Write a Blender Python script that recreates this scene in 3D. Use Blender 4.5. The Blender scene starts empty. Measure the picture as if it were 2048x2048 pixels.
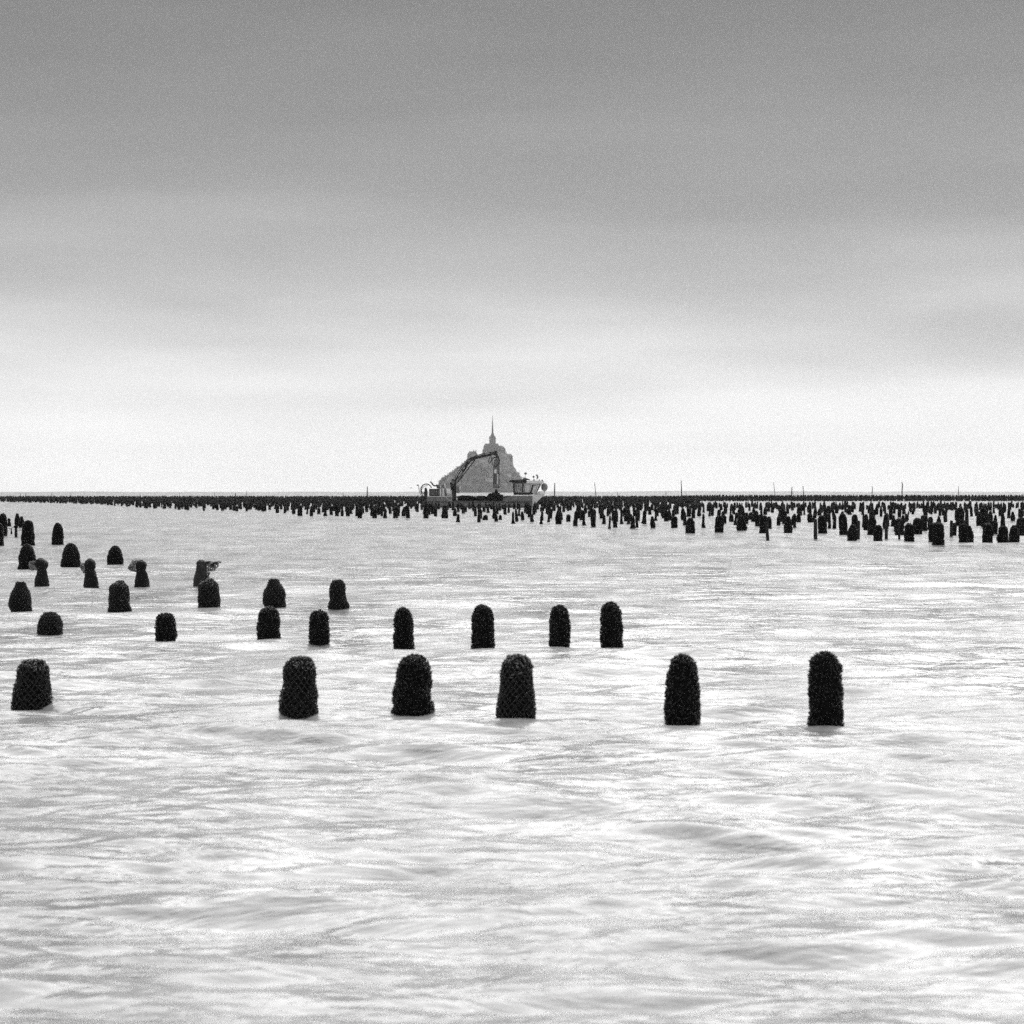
import bpy, math, random
import numpy as np
from mathutils import Vector, Matrix

R = math.radians
random.seed(11)
rng = np.random.default_rng(11)
sc = bpy.context.scene
C = sc.collection

# ------------------------------------------------------------------ camera
HC = 2.2                      # eye height above the water, metres
F = 100.0 / 36.0 * 2048.0     # focal length in photograph pixels
HZ = 983.0                    # row of the sea horizon in the photograph
cam_d = bpy.data.cameras.new('camera')
cam = bpy.data.objects.new('camera', cam_d)
C.objects.link(cam)
cam.location = (0, 0, HC)
cam.rotation_euler = (R(90), 0, 0)
cam_d.lens = 100
cam_d.sensor_width = 36
cam_d.shift_y = -(1024 - HZ) / 2048
cam_d.clip_start = 0.1
cam_d.clip_end = 60000
cam_d.dof.use_dof = True
cam_d.dof.focus_distance = 95
cam_d.dof.aperture_fstop = 5.0
sc.camera = cam

# ------------------------------------------------------------------ sky and sun
SUN_EL, SUN_AZ = 48, 13       # azimuth clockwise from the viewing direction (+Y)
world = bpy.data.worlds.new('World')
sc.world = world
world.use_nodes = True
wn, wl = world.node_tree.nodes, world.node_tree.links
wn.clear()
wo = wn.new('ShaderNodeOutputWorld')
bg = wn.new('ShaderNodeBackground')
sky = wn.new('ShaderNodeTexSky')
sky.sky_type = 'NISHITA'
sky.sun_disc = False
sky.sun_elevation = R(SUN_EL)
sky.sun_rotation = R(SUN_AZ)
sky.dust_density = 3.0
sky.air_density = 1.2
bw = wn.new('ShaderNodeRGBToBW')
wl.new(sky.outputs[0], bw.inputs[0])
tc = wn.new('ShaderNodeTexCoord')
sep = wn.new('ShaderNodeSeparateXYZ')
wl.new(tc.outputs['Generated'], sep.inputs[0])


def wmath(op, a, b=None, c=None):
    n = wn.new('ShaderNodeMath')
    n.operation = op
    for i, v in enumerate((a, b, c)):
        if v is None:
            continue
        if isinstance(v, (int, float)):
            n.inputs[i].default_value = v
        else:
            wl.new(v, n.inputs[i])
    return n.outputs[0]


def wnoise(scale, det, rough, sx, sy, sz, off=0.0):
    m = wn.new('ShaderNodeMapping')
    m.inputs['Scale'].default_value = (sx, sy, sz)
    m.inputs['Location'].default_value = (off, off * .7, off * .3)
    m.inputs['Rotation'].default_value = (0, R(5), 0)
    wl.new(tc.outputs['Generated'], m.inputs[0])
    n = wn.new('ShaderNodeTexNoise')
    n.inputs['Scale'].default_value = scale
    n.inputs['Detail'].default_value = det
    n.inputs['Roughness'].default_value = rough
    wl.new(m.outputs[0], n.inputs['Vector'])
    return n.outputs[0]


# a stratus deck with a bright clear strip below it, the same all round the horizon
n_big = wnoise(1.0, 2.5, .5, 5.0, 5.0, 26.0, 3.1)
n_mid = wnoise(1.0, 3.0, .55, 9.0, 9.0, 60.0, 7.7)
el = wmath('ADD', sep.outputs[2], wmath('MULTIPLY', wmath('SUBTRACT', n_big, .5), .05))
el = wmath('ADD', el, wmath('MULTIPLY', wmath('SUBTRACT', n_mid, .5), .022))
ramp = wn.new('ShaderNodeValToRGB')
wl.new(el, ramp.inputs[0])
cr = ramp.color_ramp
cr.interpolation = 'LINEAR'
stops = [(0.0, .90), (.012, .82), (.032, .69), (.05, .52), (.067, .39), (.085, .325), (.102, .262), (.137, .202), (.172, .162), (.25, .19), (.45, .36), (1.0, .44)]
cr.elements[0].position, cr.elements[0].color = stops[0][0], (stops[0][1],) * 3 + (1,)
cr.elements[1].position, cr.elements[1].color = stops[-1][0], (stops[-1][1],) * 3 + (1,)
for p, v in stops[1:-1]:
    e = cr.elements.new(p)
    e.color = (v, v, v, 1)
# the deck spreads the light evenly: most of the sky's own sunward glow is lost in it
bwc = wmath('ADD', wmath('MULTIPLY', wmath('MINIMUM', bw.outputs[0], 9.0), .12), 4.1)
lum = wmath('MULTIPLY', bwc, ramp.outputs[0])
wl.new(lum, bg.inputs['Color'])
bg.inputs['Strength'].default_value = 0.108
wl.new(bg.outputs[0], wo.inputs[0])

sun_d = bpy.data.lights.new('sun', 'SUN')
sun_d.energy = 1.12
sun_d.angle = R(62)
sun_d.color = (1.0, 0.995, 0.99)
sun = bpy.data.objects.new('sun', sun_d)
C.objects.link(sun)
sd = Vector((math.sin(R(SUN_AZ)) * math.cos(R(SUN_EL)), math.cos(R(SUN_AZ)) * math.cos(R(SUN_EL)), math.sin(R(SUN_EL))))
sun.rotation_euler = sd.to_track_quat('Z', 'Y').to_euler()

vs = sc.view_settings
vs.view_transform = 'Standard'
vs.look = 'None'
vs.exposure = 1.42
vs.gamma = 1
vs.use_curve_mapping = False
sc.cycles.max_bounces = 6
sc.cycles.volume_bounces = 0
sc.cycles.caustics_reflective = False
sc.cycles.caustics_refractive = False
sc.cycles.sample_clamp_indirect = 6
sc.cycles.use_denoising = False
sc.cycles.use_adaptive_sampling = True
sc.cycles.adaptive_threshold = 0.03


# ------------------------------------------------------------------ helpers
def ground(x, y):
    """photograph pixel of a point on the water -> world X, Y"""
    d = F * HC / (y - HZ)
    return (x - 1024) * d / F, d


def grey(v):
    return (v, v, v, 1)


def mat(name, v, rough=.6, metal=0.0, var=0.0, scale=8.0, spec=.5, bump=0.0, bscale=None, stretch=(1, 1, 1), coat=0.0):
    m = bpy.data.materials.new(name)
    m.use_nodes = True
    nt = m.node_tree
    b = nt.nodes['Principled BSDF']
    b.inputs['Base Color'].default_value = grey(v)
    b.inputs['Roughness'].default_value = rough
    b.inputs['Metallic'].default_value = metal
    b.inputs['Specular IOR Level'].default_value = spec
    b.inputs['Coat Weight'].default_value = coat
    if var or bump:
        t = nt.nodes.new('ShaderNodeTexCoord')
        mp = nt.nodes.new('ShaderNodeMapping')
        mp.inputs['Scale'].default_value = stretch
        nt.links.new(t.outputs['Object'], mp.inputs[0])
        n = nt.nodes.new('ShaderNodeTexNoise')
        n.inputs['Scale'].default_value = scale
        n.inputs['Detail'].default_value = 5
        n.inputs['Roughness'].default_value = .65
        nt.links.new(mp.outputs[0], n.inputs['Vector'])
        if var:
            r = nt.nodes.new('ShaderNodeMapRange')
            r.inputs['From Min'].default_value = .3
            r.inputs['From Max'].default_value = .7
            r.inputs['To Min'].default_value = v * (1 - var)
            r.inputs['To Max'].default_value = v * (1 + var)
            nt.links.new(n.outputs[0], r.inputs[0])
            nt.links.new(r.outputs[0], b.inputs['Base Color'])
        if bump:
            n2 = nt.nodes.new('ShaderNodeTexNoise')
            n2.inputs['Scale'].default_value = bscale or scale * 3
            n2.inputs['Detail'].default_value = 4
            nt.links.new(mp.outputs[0], n2.inputs['Vector'])
            bp = nt.nodes.new('ShaderNodeBump')
            bp.inputs['Strength'].default_value = 1.0
            bp.inputs['Distance'].default_value = bump
            nt.links.new(n2.outputs[0], bp.inputs['Height'])
            nt.links.new(bp.outputs[0], b.inputs['Normal'])
    return m


M = {
    'shell': mat('wet_mussel_shell', .008, .22, var=.8, scale=30, spec=.55),
    'flesh': mat('byssus_mat', .003, .8, var=.5, scale=20, spec=.2),
    'net': mat('dark_net', .05, .7, var=.3, scale=30, spec=.3),
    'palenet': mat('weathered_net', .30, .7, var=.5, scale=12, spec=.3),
    'sack': mat('dark_plastic_sleeve', .005, .5, var=.6, scale=9, spec=.25, bump=.01, bscale=14),
    'worn': mat('worn_plastic_sleeve', .035, .6, var=.9, scale=7, spec=.3, bump=.015, bscale=12),
    'wood': mat('wet_stake_wood', .016, .7, var=.5, scale=10, spec=.3, stretch=(3, 3, .6)),
    'farpost': mat('far_mussel_post', .004, .7, var=.7, scale=6, spec=.2),
    'pole': mat('marker_pole_wood', .02, .8, var=.4, scale=6),
    'barnacle': mat('barnacle_glint_white', .55, .6, var=.2, scale=60),  # white flecks: barnacles, and wet glints painted as pale colour
    'hull': mat('hull_aluminium', .22, .55, .2, var=.35, scale=1.3, bump=.01, bscale=3),
    'bow': mat('sunlit_bow_plate', .85, .5, .1, var=.15, scale=2),
    'white': mat('white_paint', .92, .45, var=.08, scale=3),
    'dark': mat('dark_steel', .012, .5, var=.5, scale=4),
    'mid': mat('grey_steel', .22, .5, .3, var=.4, scale=3),
    'light': mat('light_steel', .78, .45, .1, var=.3, scale=4),
    'fender': mat('bow_fender_net', .30, .8, var=.3, scale=4, bump=.03, bscale=12),
    'rubber': mat('rubber_hose', .008, .6),
    'glass': mat('sky_bright_glass', .62, .08, spec=.8),  # opaque panes; pale tone paints in the bright sky behind them
    'rock': mat('granite_rock', .15, .9, var=.95, scale=.05, bump=1.0, bscale=.2),
    'stone': mat('granite_wall', .15, .9, var=.4, scale=.2),
    'slate': mat('slate_roof', .04, .8, var=.3, scale=.4),
    'house': mat('pale_house_wall', .6, .9, var=.2, scale=.3),
    'leaf': mat('dark_foliage', .015, .9, var=.5, scale=.3),
    'bronze': mat('gilded_statue', .06, .5),
    'sand': mat('pale_sandbank', .36, .9, var=.25, scale=.004, stretch=(1, .3, 1)),
}
BARNACLE_N = 0


class MB:
    """collects vertices and faces of one mesh"""

    def __init__(s):
        s.v, s.f, s.sm = [], [], []

    def add(s, vs_, fs_, smooth=False):
        o = len(s.v)
        s.v.extend([tuple(p) for p in vs_])
        s.f.extend([tuple(i + o for i in f) for f in fs_])
        s.sm.extend([smooth] * len(fs_))
        return s

    def box(s, x0, x1, y0, y1, z0, z1):
        v = [(x0, y0, z0), (x1, y0, z0), (x1, y1, z0), (x0, y1, z0), (x0, y0, z1), (x1, y0, z1), (x1, y1, z1), (x0, y1, z1)]
        return s.add(v, [(0, 3, 2, 1), (4, 5, 6, 7), (0, 1, 5, 4), (1, 2, 6, 5), (2, 3, 7, 6), (3, 0, 4, 7)])

    def prism(s, pts, y0, y1, pts2=None):
        """polygon in X,Z drawn out along Y"""
        n = len(pts)
        p2 = pts2 or pts
        v = [(x, y0, z) for x, z in pts] + [(x, y1, z) for x, z in p2]
        a = sum(pts[i][0] * pts[(i + 1) % n][1] - pts[(i + 1) % n][0] * pts[i][1] for i in range(n))
        f = [tuple(range(n)), tuple(reversed(range(n, 2 * n)))]
        f += [((i + 1) % n, i, n + i, n + (i + 1) % n) for i in range(n)]
        if a < 0:
            f = [tuple(reversed(q)) for q in f]
        return s.add(v, f)

    def tube(s, path, r, seg=8, cap=True):
        path = [Vector(p) for p in path]
        rs = r if isinstance(r, (list, tuple)) else [r] * len(path)
        v, f = [], []
        for i, p in enumerate(path):
            t = (path[min(i + 1, len(path) - 1)] - path[max(i - 1, 0)])
            t.normalize()
            up = Vector((0, 1, 0)) if abs(t.y) < .9 else Vector((1, 0, 0))
            a = t.cross(up).normalized()
            b = t.cross(a)
            for k in range(seg):
                an = 2 * math.pi * k / seg
                v.append(p + (a * math.cos(an) + b * math.sin(an)) * rs[i])
        for i in range(len(path) - 1):
            for k in range(seg):
                k2 = (k + 1) % seg
                f.append((i * seg + k, (i + 1) * seg + k, (i + 1) * seg + k2, i * seg + k2))
        if cap:
            f.append(tuple(range(seg)))
            f.append(tuple(reversed(range((len(path) - 1) * seg, len(path) * seg))))
        return s.add(v, f, True)

    def lathe(s, prof, seg=16, cx=0, cy=0):
        v, f = [], []
        for z, r in prof:
            for k in range(seg):
                a = 2 * math.pi * k / seg
                v.append((cx + r * math.cos(a), cy + r * math.sin(a), z))
        n = len(prof)
        for i in range(n - 1):
            for k in range(seg):
                k2 = (k + 1) % seg
                f.append((i * seg + k, i * seg + k2, (i + 1) * seg + k2, (i + 1) * seg + k))
        f.append(tuple(reversed(range(seg))))
        f.append(tuple(range((n - 1) * seg, n * seg)))
        return s.add(v, f, True)

    def mesh(s, name, m):
        me = bpy.data.meshes.new(name)
        me.from_pydata(s.v, [], s.f)
        me.polygons.foreach_set('use_smooth', s.sm)
        me.materials.append(m)
        me.update()
        return me

    def build(s, name, m, parent=None, loc=(0, 0, 0), bevel=0.0):
        o = bpy.data.objects.new(name, s.mesh(name, m))
        C.objects.link(o)
        o.location = loc
        if parent:
            o.parent = parent
        if bevel:
            b = o.modifiers.new('bevel', 'BEVEL')
            b.width = bevel
            b.segments = 2
            b.limit_method = 'ANGLE'
        return o


def np_mesh(name, v, f, m, smooth=True):
    """v (n,3) array, f (m,k) array"""
    me = bpy.data.meshes.new(name)
    k = f.shape[1]
    me.vertices.add(len(v))
    me.vertices.foreach_set('co', np.ascontiguousarray(v, dtype=np.float32).ravel())
    me.loops.add(f.size)
    me.loops.foreach_set('vertex_index', np.ascontiguousarray(f, dtype=np.int32).ravel())
    me.polygons.add(len(f))
    me.polygons.foreach_set('loop_start', np.arange(0, f.size, k, dtype=np.int32))
    me.polygons.foreach_set('loop_total', np.full(len(f), k, dtype=np.int32))
    me.polygons.foreach_set('use_smooth', np.full(len(f), smooth))
    me.materials.append(m)
    me.update(calc_edges=True)
    me.validate()
    return me


def link(name, me, parent=None, loc=(0, 0, 0)):
    o = bpy.data.objects.new(name, me)
    C.objects.link(o)
    o.location = loc
    if parent:
        o.parent = parent
    return o


def empty(name, loc=(0, 0, 0), rz=0.0):
    o = bpy.data.objects.new(name, None)
    C.objects.link(o)
    o.empty_display_size = .2
    o.location = loc
    o.rotation_euler = (0, 0, rz)
    return o


def tag(o, label=None, cat=None, group=None, kind=None):
    if label:
        o['label'] = label
    if cat:
        o['category'] = cat
    if group:
        o['group'] = group
    if kind:
        o['kind'] = kind
    return o


# ------------------------------------------------------------------ water
def sea_height(X, Y, DX, DY):
    """wind chop as a sum of many wave trains; a train fades out where the mesh cannot carry it"""
    g = np.random.default_rng(5)
    H = np.zeros_like(X)
    lams = np.concatenate([np.geomspace(.22, .8, 44), np.geomspace(.8, 3.0, 34), np.geomspace(3.0, 20, 26)])
    for lam in lams:
        th = math.pi / 2 + g.normal(0, .34) + (.08 if lam > 3 else 0)
        k = 2 * math.pi / lam
        kx, ky = k * math.cos(th), k * math.sin(th)
        if lam < .8:
            slope = .026
        elif lam < 3.0:
            slope = .030
        else:
            slope = .011 * (3.0 / lam) ** .35
        a = slope / k
        lx, ly = 2 * math.pi / (abs(kx) + 1e-6), 2 * math.pi / (abs(ky) + 1e-6)
        att = np.clip(ly / (2.2 * DY) - .8, 0, 1) * np.clip(lx / (2.2 * DX) - .8, 0, 1)
        ph = kx * X + ky * Y + g.uniform(0, 6.28)
        s = np.sin(ph)
        H += a * att * (s + .18 * np.cos(2 * ph))
    return H


def build_water():
    ys = [-9.0]
    while ys[-1] < 11000:
        y = ys[-1]
        if y < 8:
            st = .06
        else:
            st = max(.02, y * y / (F / 2 * HC) * .55)
            st = min(st, 700)
        ys.append(y + st)
    ys = np.array(ys)
    dense = np.linspace(-.25, .25, 430)
    side = .25 + np.cumsum(np.geomspace(.0015, .9, 30))
    t = np.concatenate([-side[::-1], dense, side])
    u = ys + 12.0
    X = t[None, :] * u[:, None]
    Y = np.repeat(ys[:, None], len(t), 1)
    DY = np.repeat(np.gradient(ys)[:, None], len(t), 1)
    DX = np.gradient(t)[None, :] * u[:, None]
    H = sea_height(X, Y, DX, DY)
    v = np.stack([X, Y, H], -1).reshape(-1, 3)
    n, m = X.shape
    idx = np.arange(n * m).reshape(n, m)
    f = np.stack([idx[:-1, :-1], idx[:-1, 1:], idx[1:, 1:], idx[1:, :-1]], -1).reshape(-1, 4)
    return v, f


def water_material():
    m = bpy.data.materials.new('silty_sea_water')
    m.use_nodes = True
    nt = m.node_tree
    N, L = nt.nodes, nt.links
    b = N['Principled BSDF']
    b.inputs['IOR'].default_value = 1.333
    t = N.new('ShaderNodeTexCoord')

    def noise(sx, sy, scale, det, rough, rot=0.0, dist=0.0):
        mp = N.new('ShaderNodeMapping')
        mp.inputs['Scale'].default_value = (sx, sy, 1)
        mp.inputs['Rotation'].default_value = (0, 0, rot)
        L.new(t.outputs['Object'], mp.inputs[0])
        n = N.new('ShaderNodeTexNoise')
        n.inputs['Scale'].default_value = scale
        n.inputs['Detail'].default_value = det
        n.inputs['Roughness'].default_value = rough
        n.inputs['Distortion'].default_value = dist
        L.new(mp.outputs[0], n.inputs['Vector'])
        return n.outputs[0]

    def rng_(x, a, b_, c, d):
        r = N.new('ShaderNodeMapRange')
        r.inputs['From Min'].default_value = a
        r.inputs['From Max'].default_value = b_
        r.inputs['To Min'].default_value = c
        r.inputs['To Max'].default_value = d
        L.new(x, r.inputs[0])
        return r.outputs[0]

    def math_(op, a, b_):
        n = N.new('ShaderNodeMath')
        n.operation = op
        for i, q in enumerate((a, b_)):
            if isinstance(q, (int, float)):
                n.inputs[i].default_value = q
            else:
                L.new(q, n.inputs[i])
        return n.outputs[0]

    # ripple light and dark painted into the silty base colour as long streaks
    ripple_tone = noise(.9, .22, 1.0, 5, .62, .12, .6)
    ripple_tone2 = noise(.10, .035, 1.0, 4, .6, -.1, .4)
    mixs = math_('ADD', math_('MULTIPLY', ripple_tone, .7), math_('MULTIPLY', ripple_tone2, .3))
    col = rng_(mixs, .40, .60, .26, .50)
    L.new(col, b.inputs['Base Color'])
    # wind patches: rougher and smoother water
    gust = noise(.45, .10, 1.0, 5, .62, .07, .5)
    L.new(rng_(gust, .38, .62, .12, .30), b.inputs['Roughness'])
    # fine ripples
    r1 = noise(3.0, 6.5, 1.0, 3, .6, .1, .3)
    r2 = noise(.8, 1.9, 1.0, 4, .6, -.12, .4)
    b2 = N.new('ShaderNodeBump')
    b2.inputs['Distance'].default_value = .075
    b2.inputs['Strength'].default_value = 1
    L.new(r2, b2.inputs['Height'])
    b1 = N.new('ShaderNodeBump')
    b1.inputs['Distance'].default_value = .013
    L.new(rng_(gust, .35, .65, .5, 1.0), b1.inputs['Strength'])
    L.new(r1, b1.inputs['Height'])
    L.new(b2.outputs[0], b1.inputs['Normal'])
    L.new(b1.outputs[0], b.inputs['Normal'])
    return m


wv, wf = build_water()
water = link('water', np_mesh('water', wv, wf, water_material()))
tag(water, 'pale silty choppy sea reaching to the horizon', kind='structure')
print('water faces', len(wf))


# pale sandbanks lying off towards the horizon
def sandbank(x0, x1, d, h, w, label):
    n = 60
    v, f = [], []
    for i in range(n + 1):
        q = i / n
        e = math.sin(math.pi * q) ** .5
        x = x0 + (x1 - x0) * q
        hh = h * e * (.6 + .4 * math.sin(q * 23 + d) * math.sin(q * 9.1 + 1))
        for y, z in ((-w, -.6), (-w * .4, hh * .7), (0, hh), (w, -.6)):
            v.append((x, d + y * (e * .9 + .1), z))
    for i in range(n):
        for k in range(3):
            a = i * 4 + k
            f.append((a, a + 4, a + 5, a + 1))
    o = MB().add(v, f, True).build('sandbank', M['sand'])
    tag(o, label, kind='structure')


sandbank(-1500, -150, 6600, 2.3, 90, 'pale low sandbank on the horizon left of the island')
sandbank(-1700, -420, 4300, 1.1, 60, 'pale low sandbank nearer on the left')
sandbank(180, 1400, 7200, 2.2, 100, 'pale low sandbank on the horizon right of the island')
sandbank(-420, 1700, 9400, 4.2, 200, 'long faint far shore behind the island')


# ------------------------------------------------------------------ the rocky island with its abbey
MD = 5900.0
MS = MD / F / 6.44            # metres per pixel of the enlarged view the outline was read from


def mx(zx):
    return (810 + zx / 6.44 - 1024) * MD / F


def mz(zy):
    return (1180 - zy) * MS


def build_island():
    prof = [(424, 1178), (432, 1085), (442, 1060), (480, 1024), (540, 972), (600, 922), (650, 878), (720, 843), (770, 795),
            (800, 740), (880, 715), (950, 712), (1000, 690), (1290, 690), (1385, 780), (1398, 835), (1430, 890), (1470, 950),
            (1490, 990), (1512, 1080), (1524, 1178)]
    px = np.array([mx(a) for a, b in prof])
    pz = np.array([mz(b) for a, b in prof])
    nx, ny = 150, 70
    xs = np.linspace(px[0], px[-1], nx)
    ws = np.linspace(-1, 1, ny)
    P = np.interp(xs, px, pz)
    g = np.random.default_rng(3)
    v = np.zeros((nx, ny, 3))
    for i in range(nx):
        q = (i / (nx - 1) - .5) * 2
        D = 95 * math.sqrt(max(.03, 1 - q * q * .85))
        prof_y = np.maximum(0, 1 - np.abs(ws) ** 2.4) ** .8
        v[i, :, 0] = xs[i]
        v[i, :, 1] = MD + ws * D
        v[i, :, 2] = P[i] * prof_y
    ph = g.uniform(0, 6.28, (12, 2))
    for k in range(12):
        fr = .03 * 1.35 ** k
        v[:, :, 2] += (np.sin(v[:, :, 0] * fr + ph[k, 0]) * np.sin(v[:, :, 1] * fr * .9 + ph[k, 1])) * 2.4 / 1.12 ** k * (v[:, :, 2] > 3)
    v[:, :, 2] -= .8
    idx = np.arange(nx * ny).reshape(nx, ny)
    f = np.stack([idx[:-1, :-1], idx[1:, :-1], idx[1:, 1:], idx[:-1, 1:]], -1).reshape(-1, 4)
    o = link('rocky_island', np_mesh('rocky_island', v.reshape(-1, 3), f, M['rock'], False))
    tag(o, 'steep hazy granite island rising behind the workboat', kind='structure')
    return v


isl = build_island()


def island_z(x, y):
    i = int(np.argmin(np.abs(isl[:, 0, 0] - x)))
    j = int(np.argmin(np.abs(isl[i, :, 1] - y)))
    return float(isl[i, j, 2])


def gable(mb_w, mb_r, x0, x1, y0, y1, z0, z1, rise, hip=0.0):
    mb_w.box(x0, x1, y0, y1, z0, z1)
    ym = (y0 + y1) / 2
    v = [(x0 - .4, y0 - .4, z1), (x1 + .4, y0 - .4, z1), (x1 + .4, y1 + .4, z1), (x0 - .4, y1 + .4, z1),
         (x0 + hip, ym, z1 + rise), (x1 - hip, ym, z1 + rise)]
    mb_r.add(v, [(0, 1, 5, 4), (1, 2, 5), (2, 3, 4, 5), (3, 0, 4), (3, 2, 1, 0)])


def build_abbey():
    root = empty('abbey_church', (mx(1125), MD, mz(690)))
    bx, bz = root.location.x, root.location.z

    def X(z):
        return mx(z) - bx

    def Z(z):
        return mz(z) - bz
    # nave and choir
    w, r = MB(), MB()
    gable(w, r, X(1012), X(1215), -11, 11, Z(720), Z(588), Z(548) - Z(588), 3)
    w.build('nave_wall', M['stone'], root)
    r.build('nave_roof', M['slate'], root)
    w, r = MB(), MB()
    gable(w, r, X(998), X(1060), -19, 19, Z(740), Z(640), Z(610) - Z(640), 2)
    w.build('transept_wall', M['stone'], root)
    r.build('transept_roof', M['slate'], root)
    MB().lathe([(Z(720), 9.6), (Z(622), 9.6), (Z(622) + .3, 10.1), (Z(585), 5), (Z(572), .6)], 14, X(1235), 0).build('choir_apse', M['stone'], root)
    for k in range(5):
        a = R(-70 + 35 * k)
        cx, cy = X(1235) + 11.5 * math.cos(a), 13 * math.sin(a)
        b = MB().prism([(-.8, Z(730)), (.8, Z(730)), (.8, Z(672)), (0, Z(652)), (-.8, Z(672))], -.8, .8)
        b.build('buttress', M['stone'], root, (cx, cy, 0))
        c2, s2 = X(1235) + 10 * math.cos(a), 10 * math.sin(a)
        MB().tube([(cx, cy, Z(670)), ((cx + c2) / 2, (cy + s2) / 2, Z(655)), (c2, s2, Z(645))], .6, 5).build('flying_buttress', M['stone'], root)
    for k in range(6):
        x = X(1070 + 26 * k)
        MB().box(x - .7, x + .7, -11.35, -11.02, Z(690), Z(612)).build('nave_window', M['slate'], root)
    # tower over the crossing
    tw = (X(1168) - X(1086)) / 2
    tcx = X(1127)
    t = MB().box(tcx - tw, tcx + tw, -tw, tw, Z(600), Z(492)).build('tower', M['stone'], root)
    MB().box(tcx - tw - .7, tcx + tw + .7, -tw - .7, tw + .7, Z(492), Z(483)).build('tower_cornice', M['stone'], t)
    for k in range(3):
        x = tcx + (k - 1) * 4.0
        MB().box(x - .9, x + .9, -tw - .06, -tw + .3, Z(540), Z(500)).build('belfry_opening', M['slate'], t)
    for sx in (-1, 1):
        for sy in (-1, 1):
            MB().lathe([(Z(483), .9), (Z(470), .8), (Z(452), .1)], 6, tcx + sx * (tw - .6), sy * (tw - .6)).build('pinnacle', M['stone'], t)
    rf = MB().lathe([(Z(483), tw * 1.12), (Z(462), tw * .80), (Z(435), tw * .48), (Z(405), tw * .26), (Z(395), 1.7)], 8, tcx, 0).build('tower_roof', M['slate'], root)
    rf.data.polygons.foreach_set('use_smooth', [False] * len(rf.data.polygons))
    sp = MB().lathe([(Z(398), 1.8), (Z(340), 1.35), (Z(270), .95), (Z(222), .5)], 8, tcx, 0).build('spire', M['slate'], root)
    st = MB().lathe([(Z(222), .5), (Z(216), .7), (Z(208), .55), (Z(204), .25), (Z(200), .42), (Z(196), .1)], 8, tcx, 0)
    st.tube([(tcx, 0, Z(210)), (tcx + .9, 0, Z(200))], .16, 5)
    st.build('statue', M['bronze'], sp)
    tag(root, 'hazy abbey church with square tower and needle spire crowning the island', 'church')

    # lodgings on the left shoulder
    root2 = empty('abbey_lodging', (mx(870), MD - 10, mz(740)))
    bx, bz = root2.location.x, root2.location.z
    w, r = MB(), MB()
    gable(w, r, mx(803) - bx, mx(938) - bx, -11, 11, -6, mz(698) - bz, mz(650) - mz(698), 4)
    w.build('wall', M['stone'], root2)
    r.build('roof', M['slate'], root2)
    for zx in (886, 916):
        MB().box(mx(zx) - bx - .8, mx(zx) - bx + .8, -.8, .8, mz(662) - bz, mz(628) - bz).build('chimney', M['stone'], root2)
    for k in range(4):
        x = mx(820 + 30 * k) - bx
        MB().box(x - .6, x + .6, -11.2, -10.9, mz(735) - bz, mz(712) - bz).build('window', M['slate'], root2)
    tag(root2, 'hipped roof abbey lodging with two chimneys on the island\'s left shoulder', 'building')

    # great buttressed block on the right
    root3 = empty('monastery_block', (mx(1340), MD + 4, mz(850)))
    bx, bz = root3.location.x, root3.location.z
    w, r = MB(), MB()
    gable(w, r, mx(1292) - bx, mx(1386) - bx, -16, 16, -8, mz(712) - bz, mz(680) - mz(712), 4)
    w.build('wall', M['stone'], root3)
    r.build('roof', M['slate'], root3)
    for k in range(5):
        x = mx(1296 + 22 * k) - bx
        MB().prism([(x - .9, -8), (x + .9, -8), (x + .8, mz(735) - bz), (x, mz(722) - bz), (x - .8, mz(735) - bz)], -18.5, -15.9).build('buttress', M['stone'], root3)
        if k < 4:
            MB().box(x + 1.2, x + 2.4, -16.25, -15.9, mz(790) - bz, mz(735) - bz).build('window', M['slate'], root3)
    tag(root3, 'tall buttressed monastery block on the island\'s right shoulder', 'building')

    # houses of the village on the slope
    g = random.Random(4)
    spots = [(1062, 992, 'pale gabled house low on the island slope left of the crane tool'),
             (1112, 1003, 'pale gabled house on the island slope touching the crane tool\'s left edge'),
             (928, 806, 'small pale house high on the island slope under the crane boom'),
             (760, 1090, 'pale gabled house near the island\'s foot right of the crane column'),
             (1290, 1060, 'pale gabled house near the island\'s foot between crane tool and wheelhouse'),
             (1340, 930, 'pale gabled house on the island\'s right slope above the wheelhouse canopy')]
    for zx, zy, lab in spots:
        x = mx(zx)
        # the front slope point at this height
        i = int(np.argmin(np.abs(isl[:, 0, 0] - x)))
        j = int(np.argmin(np.abs(isl[i, :35, 2] - (mz(zy) - 3))))
        y, z = float(isl[i, j, 1]), float(isl[i, j, 2])
        h = empty('village_house', (x, y, z))
        w, r = MB(), MB()
        gable(w, r, -3.6, 3.6, -2.6, 5, -4, 4.2, 3.4)
        w.build('wall', M['house'], h)
        rr = r.build('roof', M['slate'], h)
        MB().box(-3.0, -2.2, .9, 1.7, 5.6, 8.6).build('chimney', M['house'], rr)
        for k in (-1.7, 0, 1.7):
            MB().box(k - .4, k + .4, -2.72, -2.5, 1.2, 3).build('window', M['slate'], h)
        tag(h, lab, 'house', 'houses on the island')

    # woods on the slopes, one mass at this distance
    V, Fc = [], []
    tri = np.array([[0, 0, 0]])
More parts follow.
